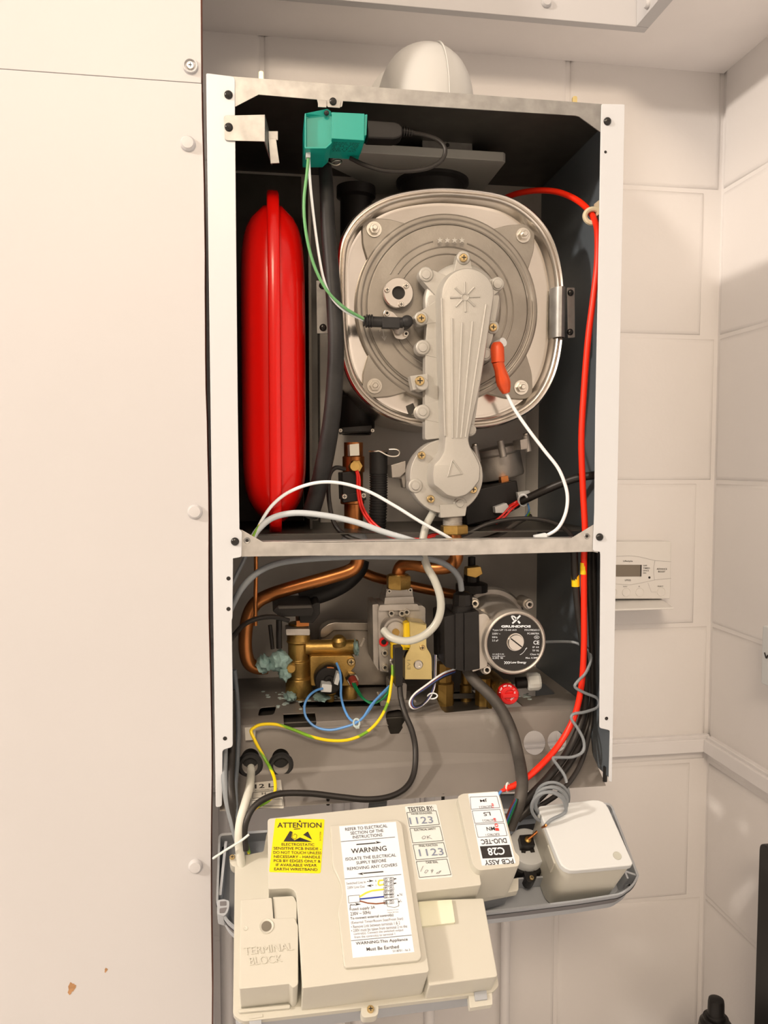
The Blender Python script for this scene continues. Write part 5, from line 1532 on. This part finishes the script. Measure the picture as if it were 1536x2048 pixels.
# shrunk end of the red cable with ties
bm.free()
bm = new(); d0, d1 = P(1030, 1571, -0.010), P(1002, 1582, -0.016)
tube(bm, [d0, (d0 + d1) / 2, d1], lambda u: 0.0036 * (1 - 0.55 * u), 10, 4)
rc = D.objects['red_cable']
obj('shrunk_end', bm, red_cable, rc)
bm = new(); q = P(1015, 1575, -0.0135)
tube(bm, [q + Vector((0.004 * math.cos(a) * 0.5, 0.004 * math.cos(a) * 0.4, 0.005 * math.sin(a))) for a in [k * math.pi / 4 for k in range(8)]], 0.0012, 6, 2, closed=True); obj('cable_tie', bm, cream_label, rc)
wire('blue_core', None, None, [(1004, 1581, -0.016), (998, 1588, -0.017), (992, 1600, -0.018)], 2.6, blue_wire, 6, parent=rc)
# cables at the lower left
wire('grey_cable', 'light grey cable coming down beside the left post into the control tray', 'cable', [(450, 1480, 0.02), (449, 1520, 0.012), (449, 1560, -0.002), (454, 1600, -0.010), (462, 1635, -0.014), (472, 1672, -0.014), (480, 1700, -0.018)], 6.5, grey_cable, 12)
wire('black_cable', 'black cable between the two grey ones at the lower left', 'cable', [(462, 1380, 0.03), (463, 1440, 0.03), (463, 1500, 0.022), (461, 1555, 0.002), (464, 1600, -0.012), (471, 1645, -0.014), (480, 1690, -0.012)], 8.0, black_cable, 12)
wire('dark_grey_cable', 'dark grey cable hanging just inside the lower left post', 'cable', [(468, 1340, 0.04), (474, 1400, 0.044), (476, 1460, 0.042), (474, 1520, 0.026), (470, 1570, 0.0), (472, 1620, -0.014), (480, 1670, -0.016)], 5.5, dark_grey_cable, 12)
wire('mains_cable', 'cream mains cable from the tray grommet down to the terminal cover', 'cable', [(501, 1522, 0.075), (502, 1534, 0.055), (502, 1550, 0.040), (499, 1575, 0.008), (490, 1607, -0.012), (480, 1645, -0.022), (478, 1685, -0.026), (484, 1735, -0.024), (494, 1785, -0.026), (498, 1808, -0.030)], 8.4, cream_cable, 16)

# ------------------------------------------------------------ lowered control tray
t = thing('control_tray', 'grey plastic control tray hanging lowered in front of the boiler bottom', 'control tray', QO - QH * 0.23)
RIM = [(437, 1668, 10), (820, 1640), (1222, 1605, 14), (1278, 1752, 4), (1268, 1772, 10), (1242, 1790, 10), (1160, 1803), (1040, 1818), (800, 1845), (480, 1866, 10), (452, 1842, 10), (432, 1804, 4)]
rim = rp(RIM, 3, 5)
top_ = [Q(x, y, 0.0) for x, y in rim]
cq_ = sum(top_, Vector()) / len(top_)
def inset(k):
    n = len(top_)
    out = []
    for i in range(n):
        e = (top_[(i + 1) % n] - top_[i - 1]).normalized()
        nn = QN.cross(e).normalized()
        out.append((i, nn))
    sg_ = 1 if sum((cq_ - top_[i]).dot(nn) for i, nn in out) > 0 else -1
    return [top_[i] + nn * k * sg_ for i, nn in out]
bm = new()
i0, i1, i2 = inset(0.0), inset(0.0022), inset(0.0045)
loft(bm, [[p - QN * 0.034 for p in i2], [p - QN * 0.033 for p in i1], [p - QN * 0.0 for p in i1], [p + QN * 0.001 for p in i0], [p - QN * 0.006 for p in i0], [p - QN * 0.022 for p in inset(0.003)], [p - QN * 0.040 for p in inset(0.016)], [p - QN * 0.046 for p in inset(0.034)]], True, True)
tr = obj('tray_shell', bm, grey_plastic, t, sharp=40)
bm = new()
loft(bm, [[p - QN * 0.0065 for p in inset(-0.0006)], [p - QN * 0.0225 for p in inset(0.0022)], [p - QN * 0.041 for p in inset(0.0155)], [p - QN * 0.047 for p in inset(0.034)]], False, True)
obj('tray_front', bm, fascia_grey, t, sharp=40)
bm = new()                                   # inner ribs and hinge clip
FL = lambda x, y: Q(x, y, -0.03)
def rib(a, b, h0, h1, w=0.0015):
    pa, pb = Q(*a, h1), Q(*b, h1)
    d = (pb - pa).normalized()
    n_ = QN.cross(d) * w
    prism(bm, [pa - n_, pb - n_, pb + n_, pa + n_], -QN * (h1 - h0))
bm.free()
for ra, rb, h0, h1, w in (((452, 1682), (440, 1790), -0.033, -0.002, 0.0015), ((1001, 1590), (1075, 1588), -0.033, -0.004, 0.0015), ((1034, 1757), (1104, 1752), -0.033, -0.012, 0.001),
                          ((1228, 1625), (1252, 1705), -0.033, -0.003, 0.0015), ((1250, 1742), (1274, 1750), -0.033, -0.002, 0.0012), ((1250, 1742), (1256, 1757), -0.033, -0.002, 0.0012)):
    bm = new()
    rib(ra, rb, h0, h1, w)
    obj('tray_rib', bm, grey_plastic, tr, 0.0004)
bm = new()
ZC = lambda x, y: (420 + x / 6.83, 1600 + y / 6.83)
front_pts = [ZC(100, 1365), ZC(190, 1350), ZC(255, 1370), ZC(268, 1400), ZC(262, 1470), ZC(240, 1540), ZC(190, 1585), ZC(95, 1555)]
onq(bm, front_pts, -0.02, 0.003, 3)
hc_ = obj('hinge_clip', bm, grey_plastic, tr, 0.0006)
bm = new()
onq(bm, [ZC(135, 1385), ZC(225, 1380), ZC(225, 1440), ZC(135, 1445)], 0.0022, 0.0034, 2); onq(bm, [ZC(130, 1480), ZC(235, 1465), ZC(200, 1540), ZC(130, 1545)], 0.0022, 0.0034, 2)
obj('clip_pocket', bm, fascia_grey, hc_)

# ------------------------------------------------------------ control box (cream cover with labels)
t = thing('control_box', 'large cream plastic control box cover with yellow and white warning labels', 'control box', Q(730, 2030, 0.0))
L_ = QN * 0.0004
Z1 = lambda x, y: (420 + x / 3.491, 1600 + y / 3.491)
Z2 = lambda x, y: (640 + x / 3.657, 1580 + y / 3.657)
Z3 = lambda x, y: (440 + x / 4.267, 1900 + y / 4.267)
bm = new()
FLN = [(470, 1714, 4), (527, 1703, 4), (533, 1668, 5), (545, 1640, 3), (905, 1603), (1032, 1778, 4), (961, 1794, 2), (967, 1812, 2), (998, 1972, 7), (985, 1985, 6), (600, 2030), (486, 2043, 7), (466, 2030, 7)]
onq(bm, FLN, 0.006, 0.014, 3)
onq(bm, [(458, 1716, 8), (466, 1708, 8), (478, 1708, 2), (478, 1735, 2), (462, 1732, 8)], 0.0, 0.014, 4)
onq(bm, [(722, 2014), (757, 2010), (757, 2032, 14), (723, 2036, 14)], 0.0, 0.0135, 5)
onq(bm, [(937, 1990, 2), (984, 1983, 2), (985, 2009, 2), (940, 2016, 2)], 0.004, 0.013, 2)
onq(bm, [Z3(248, 560), Z3(365, 545), Z3(365, 570), Z3(248, 588)], 0.004, 0.015, 1)
flange = obj('base_flange', bm, cream, t, 0.0012, 3)
for q_, r_ in (((464.5, 1715), 5.5), ((741, 2019), 6.5)):
    fast('pan', brass_screw_m, 'screw', Q(*q_, 0.0135), r_ * S(-0.05), flange, QN)
bm = new()
onq(bm, [(476, 1722), (533, 1712), (910, 1625), (1020, 1784), (958, 1800), (960, 1820), (985, 1985), (600, 2036), (478, 2048), (470, 2030)], -0.022, 0.006, 3)
obj('base_tray', bm, grey_plastic, t, 0.001)
for pts_, h0, h1 in (([(948, 1984, 1), (973, 1980, 1), (975, 1998, 1), (951, 2001, 1)], 0.004, 0.0155), ([Z3(250, 590), Z3(352, 580), Z3(356, 640), Z3(250, 650)], 0.0, 0.013),
                     ([(738, 1603), (774, 1599), (774, 1608), (738, 1612)], 0.0, 0.014)):
    bm = new()
    onq(bm, pts_, h0, h1, 1)
    obj('latch', bm, grey_plastic, t, 0.0008)
bm = new()
MAIN = [(535, 1637, 7), (918, 1596, 4), (958.5, 1741, 5), (963, 1770, 5), (833, 1785.5, 3), (859, 1944, 7), (605, 1976.5, 3), (597.5, 1855, 2), (592, 1776, 18), (537, 1778, 2)]
onq(bm, MAIN, 0.012, 0.066, 5)
main = obj('cover', bm, cream, t, 0.0022, 3)
bm = new()
onq(bm, [(820, 1800), (967, 1796, 3), (996, 1953, 6), (858, 1971, 4)], 0.012, 0.046, 4)
low = obj('lower_step', bm, cream, t, 0.0022, 3)
bm = new(); onq(bm, [(836, 1803), (904, 1798.5, 2), (911, 1845, 3), (840, 1853)], 0.045, 0.0495, 2); obj('blank_badge', bm, glossy_cream, low, 0.0006)
bm = new()
PLT = [Z2(75, 257) + (3,), Z2(570, 213) + (6,), Z2(602, 250) + (6,), Z2(745, 1218) + (8,), Z2(722, 1247) + (6,), Z2(178, 1302) + (8,), Z2(130, 880) + (8,), Z2(160, 790) + (16,), Z2(158, 700) + (16,), Z2(118, 610) + (16,), Z2(93, 565) + (8,)]
onq(bm, PLT, 0.064, 0.0705, 4)
plate = obj('label_plate', bm, cream, main, 0.0018, 3)
bm = new()
MODULE = [(914.8, 1593, 6), (925, 1587, 5), (994, 1582, 10), (1001, 1596, 4), (1030, 1703), (1039, 1712, 5), (1039, 1732, 7), (957, 1741, 8), (945, 1728, 8)]
onq(bm, MODULE, 0.014, 0.0765, 4)
onq(bm, [(953, 1770), (1037, 1755), (1037, 1781, 4), (960, 1796, 3)], 0.004, 0.015, 2)
mod = obj('side_module', bm, cream, t, 0.0022, 3)
# terminal cover
tb = thing('terminal_cover', 'small cream terminal cover embossed TERMINAL BLOCK at the lower left of the control box', 'terminal cover', Q(540, 2000, 0.014))
bm = new()
TB = [Z1(215, 697) + (2,), Z1(432, 680) + (4,), Z1(443, 826) + (2,), Z1(592, 820) + (4,), Z1(616, 880) + (2,), Z1(616, 1290) + (6,), Z1(580, 1312) + (3,), Z1(551, 1284) + (1,), Z1(205, 1320) + (3,)]
onq(bm, TB, 0.014, 0.060, 3)
tbo = obj('cover', bm, cream, tb, 0.0016, 3)
bm = new()
onq(bm, [Z3(150, 505) + (4,), Z3(600, 462) + (3,), Z3(600, 495) + (3,), Z3(160, 535) + (5,)], 0.012, 0.018, 2)
obj('cover_foot', bm, cream, tbo, 0.0012); bm = new()
onq(bm, [Z1(440, 676), Z1(585, 668) + (6,), Z1(606, 720), Z1(606, 860), Z1(450, 830)], 0.014, 0.0575, 2)
obj('knockout_block', bm, cream, tbo, 0.0012)
bm = new(); q = Q(533, 1852.5, 0.0602)
lathe(bm, q, QN, [(15 * S(-.08), -0.0004), (13.5 * S(-.08), 0.0008), (11 * S(-.08), 0.0003), (9 * S(-.08), -0.0002)], 28); rg = obj('screw_well', bm, cream, tbo)
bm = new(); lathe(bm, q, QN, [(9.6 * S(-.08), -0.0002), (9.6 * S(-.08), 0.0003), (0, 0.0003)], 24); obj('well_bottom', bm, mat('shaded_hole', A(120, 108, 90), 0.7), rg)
bm = new(); lathe(bm, Q(491, 1857, 0.0600), QN, [(4.5 * S(-.08), 0), (4 * S(-.08), 0.0006), (2 * S(-.08), 0.0002), (0, 0.0006)], 16); obj('moulded_mark', bm, cream, tbo)
bm = new()
MT = lambda x, y: Q(*Z1(x, y), 0.0605)
text(bm, 'TERMINAL', [MT(233, 1030), MT(572, 995), MT(580, 1047), MT(240, 1083)], QN * 0.0004, 0, 0.0, 0.0012)
text(bm, 'BLOCK', [MT(270, 1098), MT(495, 1080), MT(505, 1130), MT(278, 1155)], QN * 0.0004, 0, 0.0, 0.0012)
obj('embossed_lettering', bm, cream, tbo)

# yellow sticker
HY = 0.0662
bm = new()
onq(bm, [Z1(456, 129) + (3,), Z1(800, 134) + (3,), Z1(772, 512) + (4,), Z1(412, 503) + (4,)], HY - 0.0002, HY + 0.0001, 4)
yl = obj('attention_label', bm, yellow_label, main)
MY = lambda x, y: Q(*Z1(x, y), HY + 0.0003)
L_ = QN * 0.0002
bm = new()
text(bm, 'ATTENTION', tq(MY, 470, 778, 176, 36, 0.0), L_, 0, 0.012)
for s, xl, xr, yc in (('ELECTROSTATIC', 500, 728, 311), ('SENSITIVE PCB INSIDE -', 444, 775, 339), ('DO NOT TOUCH UNLESS', 442, 777, 368), ('NECESSARY - HANDLE', 446, 770, 397), ('PCB BY EDGES ONLY &', 445, 772, 426), ('IF AVAILABLE WEAR', 460, 745, 455), ('EARTH WRISTBAND', 448, 750, 484)):
    text(bm, s, tq(MY, xl, xr, yc, 19, 0.012), L_, 0, 0.006)
patch(bm, [(616, 154), (638, 154), (627, 140)], MY, L_)
stroke(bm, [(585, 204), (630, 200)], 5, MY, L_)
patch(bm, [(513, 290), (558, 217), (575, 222), (567, 262), (590, 282), (628, 270), (668, 292)], MY, L_)
patch(bm, [(590, 282), (628, 262), (712, 292), (668, 293)], MY, L_)
patch(bm, [(650, 243), (683, 220), (713, 278)], MY, L_)
stroke(bm, [(578, 226), (572, 258), (584, 274), (602, 268), (607, 245), (592, 236), (582, 250)], 2.5, MY, L_)
text(bm, '5121254', [MY(764, 285), MY(765, 222), MY(776, 222), MY(775, 285)], L_)
obj('label_print', bm, ink, yl)

# white warning label
HW = 0.0706
bm = new()
onq(bm, [(678.3, 1652.5), (791.8, 1643.4), (828.7, 1904), (705.6, 1915.8)], HW - 0.0002, HW + 0.0001)
wl = obj('warning_label', bm, white_label, plate)
MW = lambda x, y: Q(*Z1(x, y), HW + 0.0003)
bm = new()
sl = -0.085
def row(s, xl, xr, yc, h, b=0.0, mi=0):
    text(bm, s, tq(MW, xl, xr, yc, h, sl, 0.11), L_, mi, b)
row('REFER TO ELECTRICAL', 944, 1238, 193, 21); row('SECTION OF THE', 980, 1210, 223, 21); row('INSTRUCTIONS', 996, 1202, 252, 21)
row('WARNING', 985, 1232, 347, 34, 0.008)
row('ISOLATE THE ELECTRICAL', 946, 1298, 399, 21); row('SUPPLY BEFORE', 1022, 1230, 431, 21); row('REMOVING ANY COVERS', 958, 1306, 467, 21)
row('Fused supply 3A', 976, 1152, 759, 25); row('230V ~ 50Hz', 980, 1122, 790, 23)
row('To connect external control(s)', 980, 1280, 817, 23, 0.008)
row('WARNING:This Appliance', 1018, 1380, 990, 27, 0.004); row('Must Be Earthed', 1093, 1318, 1033, 24, 0.004); row('5118731 - Iss 3', 1276, 1396, 1051, 15)
for ya, xa_, xb_ in ((275, 913, 1292), (536, 940, 1335), (963, 985, 1408)):
    d_ = 16 if ya < 900 else 20
    stroke(bm, [(xa_, ya + d_), (xb_, ya - d_)], 3, MW, L_)
def arrow(x0, x1, y, w=7, hw=9, hl=40):
    s_ = 1 if x1 > x0 else -1
    yy = lambda x: y + sl * (x - (x0 + x1) / 2)
    stroke(bm, [(x0, yy(x0)), (x1 - s_ * hl, yy(x1 - s_ * hl))], w, MW, L_)
    patch(bm, [(x1, yy(x1)), (x1 - s_ * hl, yy(x1) - hw), (x1 - s_ * hl * 0.8, yy(x1)), (x1 - s_ * hl, yy(x1) + hw)], MW, L_)
arrow(1022, 1196, 304); arrow(1210, 1030, 508)
arrow(1096, 1142, 567, 4, 9, 34); arrow(1140, 1094, 597, 4, 9, 34); arrow(985, 1055, 731, 4, 9, 42)
stroke(bm, [(978, 752), (978, 732), (990, 731)], 3.5, MW, L_)
stroke(bm, [(965, 671), (1043, 664), (1047, 712), (968, 720), (965, 671)], 2.5, MW, L_)
for y_, n_ in ((556, 0), (587, 0), (620, 0), (650, 0), (672, 0), (714, 0)):   # drawn terminal strip
    stroke(bm, [(1212, y_ - 10), (1280, y_ - 16), (1283, y_ + 8), (1215, y_ + 14), (1212, y_ - 10)], 2.2, MW, L_)
    for xc_ in (1228, 1264):
        yy_ = y_ - (xc_ - 1246) * 0.085
        stroke(bm, [(xc_ + 9 * math.cos(k * math.pi / 6), yy_ + 10 * math.sin(k * math.pi / 6)) for k in range(13)], 2.5, MW, L_)
        stroke(bm, [(xc_ - 3, yy_ - 4), (xc_ + 3, yy_ + 4)], 2.5, MW, L_)
stroke(bm, [(1228, 700), (1312, 690), (1318, 740), (1290, 750), (1240, 744), (1228, 700)], 2.5, MW, L_)
for y_ in (552, 583): stroke(bm, [(1282, y_), (1300, y_ - 2)], 7, MW, L_)
for x_, y_ in ((1312, 667), (1320, 710)): stroke(bm, [(x_ - 4, y_), (x_ + 4, y_)], 9, MW, L_)
wp = obj('label_print', bm, ink, wl)
bm = new()
row('Switched Live In', 952, 1087, 578, 17); row('230V Live Out', 958, 1080, 608, 17)
row('(External Timer/Room Stat/Frost Stat)', 985, 1348, 845, 23); row('• Remove Link between terminals 1 & 2', 985, 1326, 872, 21); row('• 230V must be taken from terminal 2 to the', 986, 1376, 897, 21)
row('control(s). Connect the switched output', 1003, 1350, 923, 21); row('from the control(s) to terminal 1', 1008, 1292, 949, 21)
row('N', 1325, 1340, 660, 18); row('L', 1330, 1340, 704, 16); row('1', 1155, 1159, 565, 12); row('2', 1155, 1162, 594, 12)
row('Replace R fuse', 1238, 1315, 768, 9); row('Value 3A fuse', 1240, 1315, 784, 9)
obj('faint_print', bm, grey_ink, wl)
def drawn(name, pts, w, m):
    b_ = new(); stroke(b_, pts, w, MW, L_); obj(name, b_, m, wl)
yel = mat('printed_yellow', A(250, 215, 60), 0.5); dbl = mat('printed_blue', A(30, 60, 150), 0.5); brn = mat('printed_brown', A(140, 75, 40), 0.5)
drawn('drawn_yellow_wire', [(1045, 676), (1090, 648), (1130, 634), (1215, 624)], 11, yel)
drawn('drawn_yellow_wire', [(1210, 560), (1178, 563), (1174, 590), (1180, 596), (1212, 590)], 10, yel)
drawn('drawn_blue_wire', [(1045, 692), (1215, 675)], 10, dbl)
drawn('drawn_brown_wire', [(1045, 705), (1100, 720), (1160, 725), (1225, 718)], 9, brn)

# TESTED BY label
bm = new()
onq(bm, [Z2(620, 120) + (3,), Z2(852, 104) + (3,), Z2(971, 636) + (4,), Z2(722, 657) + (3,)], HY - 0.0002, HY + 0.0001, 3)
tl = obj('test_label', bm, cream_label, main)
MT2 = lambda x, y: Q(*Z2(x, y), HY + 0.0003)
bm = new()
def row2(s, xl, xr, yc, h, b=0.0): text(bm, s, tq(MT2, xl, xr, yc, h, -0.06, 0.22), L_, 0, b)
row2('TESTED BY:', 643, 828, 138, 32, 0.012)
row2('WATER SOUNDNESS', 664, 818, 172, 13, 0.01); row2('ELECTRICAL SAFETY', 688, 846, 288, 15, 0.01); row2('FINAL FUNCTION', 724, 858, 406, 15, 0.01); row2('CASE SEAL', 774, 862, 528, 16, 0.01)
for tl_, tr_, br_, bl_ in (((634, 166), (848, 152), (873, 252), (655, 270)), ((657, 282), (876, 266), (901, 370), (678, 388)), ((680, 402), (903, 384), (930, 490), (703, 512)), ((704, 525), (928, 505), (958, 620), (727, 640))):
    stroke(bm, [tl_, tr_, br_, bl_, tl_], 3.2, MT2, L_)
obj('label_print', bm, ink, tl)
bm = new()
row2('1123', 655, 825, 222, 50, 0.006); row2('1123', 724, 902, 455, 52, 0.006)
obj('stamp', bm, blue_ink, tl)
bm = new()
stroke(bm, [(755, 338), (745, 350), (752, 360), (768, 354), (772, 340), (758, 336)], 3, MT2, L_); stroke(bm, [(782, 334), (788, 360)], 3, MT2, L_); stroke(bm, [(806, 332), (785, 346), (820, 357)], 3, MT2, L_)
stroke(bm, [(755, 555), (738, 590), (735, 597)], 3, MT2, L_); stroke(bm, [(775, 585), (764, 605), (775, 608), (792, 588), (778, 584)], 3, MT2, L_)
stroke(bm, [(825, 580), (812, 588), (815, 596), (828, 585), (815, 608)], 3, MT2, L_); stroke(bm, [(865, 600), (850, 610), (868, 610), (885, 590), (868, 600)], 3, MT2, L_)
obj('handwriting', bm, grey_ink, tl)

# C28 label, upside down on the side module
HM = 0.0767
bm = new()
onq(bm, [Z2(1083, 28) + (2,), Z2(1300, 11) + (2,), Z2(1432, 535) + (2,), Z2(1185, 553) + (2,)], HM - 0.0002, HM + 0.0001, 2)
ml = obj('module_label', bm, white_label, mod)
ZM = lambda x, y: (940 + x / 8.53, 1580 + y / 8.53)
MM = lambda x, y: Q(*ZM(x, y), HM + 0.0003)
bm = new()
def row3(s, xl, xr, yc, h, b=0.0, mi=0): text(bm, s, tq(MM, xl, xr, yc, h, -0.06, 0.24, True), L_, mi, b)
row3('JM', 170, 290, 177, 56, 0.012); row3('ELECTRICS 3', 158, 372, 288, 36, 0.0); row3('LS', 230, 348, 410, 62, 0.008); row3('ELECTRICS 2', 212, 430, 518, 36); row3('MN', 282, 422, 662, 64, 0.008); row3('ELECTRICS 1', 268, 500, 762, 38)
row3('DUO-TEC', 190, 622, 875, 84, 0.012); row3('PCB ASSY', 248, 740, 1228, 86, 0.012)
for a_, b_, c_, d_ in (((0, 122), (458, 105), (508, 300), (20, 330)), ((35, 358), (512, 330), (572, 540), (82, 570)), ((90, 592), (578, 566), (632, 778), (138, 808))):
    stroke(bm, [a_, b_, c_, d_, a_], 6, MM, L_)
patch(bm, [(168, 962), (672, 935), (722, 1145), (214, 1170)], MM, L_)
lp_ = obj('label_print', bm, ink, ml)
bm = new(); row3('C28', 302, 588, 1048, 130, 0.02); bmesh.ops.translate(bm, vec=QN * 0.0002, verts=bm.verts[:]); obj('model_code', bm, white_ink, lp_)
bm = new()
def red(s, yc, h, x0=400, w=60):
    text(bm, s, [MM(x0 + w + 12, yc - h / 2), MM(x0 + w + 26, yc + h / 2), MM(x0 + 26, yc + h / 2), MM(x0 + 12, yc - h / 2)], L_, 0, 0.01)
red('8', 255, 50, 348, 35); red('2', 300, 26, 355, 30); red('E', 515, 62, 385, 38); red('0', 605, 60, 400, 60); red('1', 675, 46, 410, 62)
bmesh.ops.translate(bm, vec=QN * 0.0003, verts=bm.verts[:])
obj('red_stamp', bm, red_ink, ml)

# ------------------------------------------------------------ pressure gauge with its capillary
t = thing('pressure_gauge', 'white round pressure gauge back seated in a black ring on the control tray', 'pressure gauge', Q(1054, 1720, -0.03))
HG = 0.004
gc = Q(1056, 1692.5, HG)
sg_ = (Q(1088, 1690, HG) - Q(1020, 1694, HG)).length / 2 * 1.1
bm = new()
lathe(bm, gc, QN, [(sg_ * 1.0, -0.034), (sg_, -0.001), (sg_ * 0.97, 0), (0, 0)], 52)
gb_ = obj('body', bm, white_plastic, t)
bm = new()
lathe(bm, gc - QN * 0.036, QN, [(sg_ * 1.2, 0), (sg_ * 1.2, 0.020), (sg_ * 1.15, 0.022), (sg_ * 1.01, 0.022), (sg_ * 1.01, 0.0)], 52)
obj('bezel', bm, black_plastic, t)
bm = new()
onq(bm, [(1046, 1742), (1053, 1741), (1056, 1746), (1064, 1745), (1068, 1740), (1073, 1741), (1074, 1756, 8), (1064, 1766, 8), (1053, 1762, 8)], -0.022, -0.006, 3)
bt = obj('fixing_tab', bm, black_plastic, t, 0.001)
fast('pan', brass_screw_m, 'screw', Q(1063, 1756, -0.0058), 5 * S(-.05), bt, QN)
bm = new()
onq(bm, [(1034, 1650, 8), (1082, 1645, 8), (1086, 1662, 4), (1070, 1668), (1036, 1668)], -0.032, -0.018, 4)
obj('gauge_hood', bm, black_rubber, t, 0.001)
bm = new()
onq(bm, [(1039, 1670, 1), (1065, 1668, 1), (1070.5, 1690, 1), (1043, 1692, 1)], HG - 0.001, HG + 0.010, 1)
so = obj('capillary_socket', bm, black_plastic, t, 0.0008)
bm = new(); onq(bm, [(1042, 1699), (1068, 1697), (1070, 1704), (1062, 1705), (1060, 1701), (1052, 1702), (1051, 1706), (1043, 1705)], HG - 0.001, HG + 0.0006); obj('slot', bm, dark_hole, gb_)
bm = new(); qs = Q(1055.5, 1680, HG + 0.010); lathe(bm, qs, QN, [(7 * S(-.05), -0.001), (7 * S(-.05), 0.0015), (4.5 * S(-.05), 0.0025), (0, 0.0028)], 20); obj('ferrule', bm, brass, so)
# capillary: coiled grey tube rising to the pump
pts = [P(1088, 1284, 0.10), P(1120, 1283, 0.08), P(1150, 1285, 0.065), P(1170, 1296, 0.055), P(1182, 1315, 0.035), P(1172, 1345, 0.026), P(1156, 1362, 0.024), P(1150, 1374, 0.024), P(1170, 1386, 0.025), P(1195, 1397, 0.026), P(1196, 1414, 0.026), P(1170, 1424, 0.022), P(1147, 1428, 0.020), P(1143, 1438, 0.019), P(1155, 1456, 0.017), P(1167, 1480, 0.014), P(1166, 1503, 0.011), P(1145, 1514, 0.008), P(1118, 1515, 0.005), P(1106, 1517, 0.003), P(1116, 1532, 0.001), P(1130, 1553, -0.004), P(1136, 1580, -0.010)]
n_t = 5
for k in range(n_t * 12 + 1):
    u = k / (n_t * 12)
    a = u * n_t * 2 * math.pi + 0.25
    cx_, cy_ = 1107 - 9 * u, 1592 + 26 * u
    rr = 31 + 3 * math.sin(a * 0.5) + (2 * u)
    pts.append(P(cx_ + rr * math.cos(a), cy_ + rr * 1.0 * math.sin(a) * 0.92, -0.012 - 0.042 * u + 0.010 * math.sin(a)))
endp = [P(1102, 1640, -0.055), P(1090, 1652, -0.052)]
pts += endp
bm = new(); tube(bm, pts, 3.4 * S(-0.02), 9, 4)
cap_ = props(obj('capillary_tube', bm, grey_cable), 'grey capillary tube in a loose spring coil between pump and white gauge', 'tube')
bm = new(); tube(bm, [endp[0] * 0.3 + endp[1] * 0.7, endp[1], Q(1080, 1658, HG + 0.022), Q(1068, 1669, HG + 0.016), qs + QN * 0.002], 3.0 * S(-0.05), 9, 6); obj('copper_end', bm, copper, cap_)

# ------------------------------------------------------------ timer housing
t = thing('timer_housing', 'square cream rounded timer housing with small hole at the right end of the tray', 'timer housing', Q(1180, 1760, -0.02))
TOPB = [(1076, 1613, 10), (1196, 1599, 3), (1216, 1608, 14), (1266.5, 1727, 9), (1259, 1731, 4), (1141, 1741.5, 22), (1112, 1722, 22)]
TOPB = [(1075, 1612, 8), (1209, 1596.5, 24), (1268, 1730, 9), (1126, 1743, 26)]
bm = new(); onq(bm, TOPB, 0.046, 0.0545, 1, 0)
lid = obj('lid', bm, white_plastic, t, 0.0016, 3)
bm = new()
c4 = [Q(x, y, 0.0545) for x, y in rp(TOPB, 1)]
cm = sum(c4, Vector()) / len(c4)
def lv(k, h): return [cm + (p - cm) * k + QN * (h - 0.0545) for p in c4]
loft(bm, [lv(0.90, -0.03), lv(0.97, 0.046)], True, True)
obj('housing', bm, cream, t, sharp=40)
bm = new(); q = Q(1234.5, 1711.5, 0.0546)
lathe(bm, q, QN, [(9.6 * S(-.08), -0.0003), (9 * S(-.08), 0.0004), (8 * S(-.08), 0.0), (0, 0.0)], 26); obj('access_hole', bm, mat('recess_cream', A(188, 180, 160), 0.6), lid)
bm = new(); onq(bm, [(1095, 1690), (1099, 1690), (1112, 1726), (1108, 1727)], 0.02, 0.04); obj('side_catch', bm, cream, t, 0.0005)
# cable tie tail at the left
wire('cable_tie', 'pale cable tie tail sticking out left across the tray rim', 'cable tie', [(498, 1669, -0.040), (480, 1683, -0.040), (455, 1698, -0.034), (426, 1717, -0.026)], 2.4, cream_label, 6)
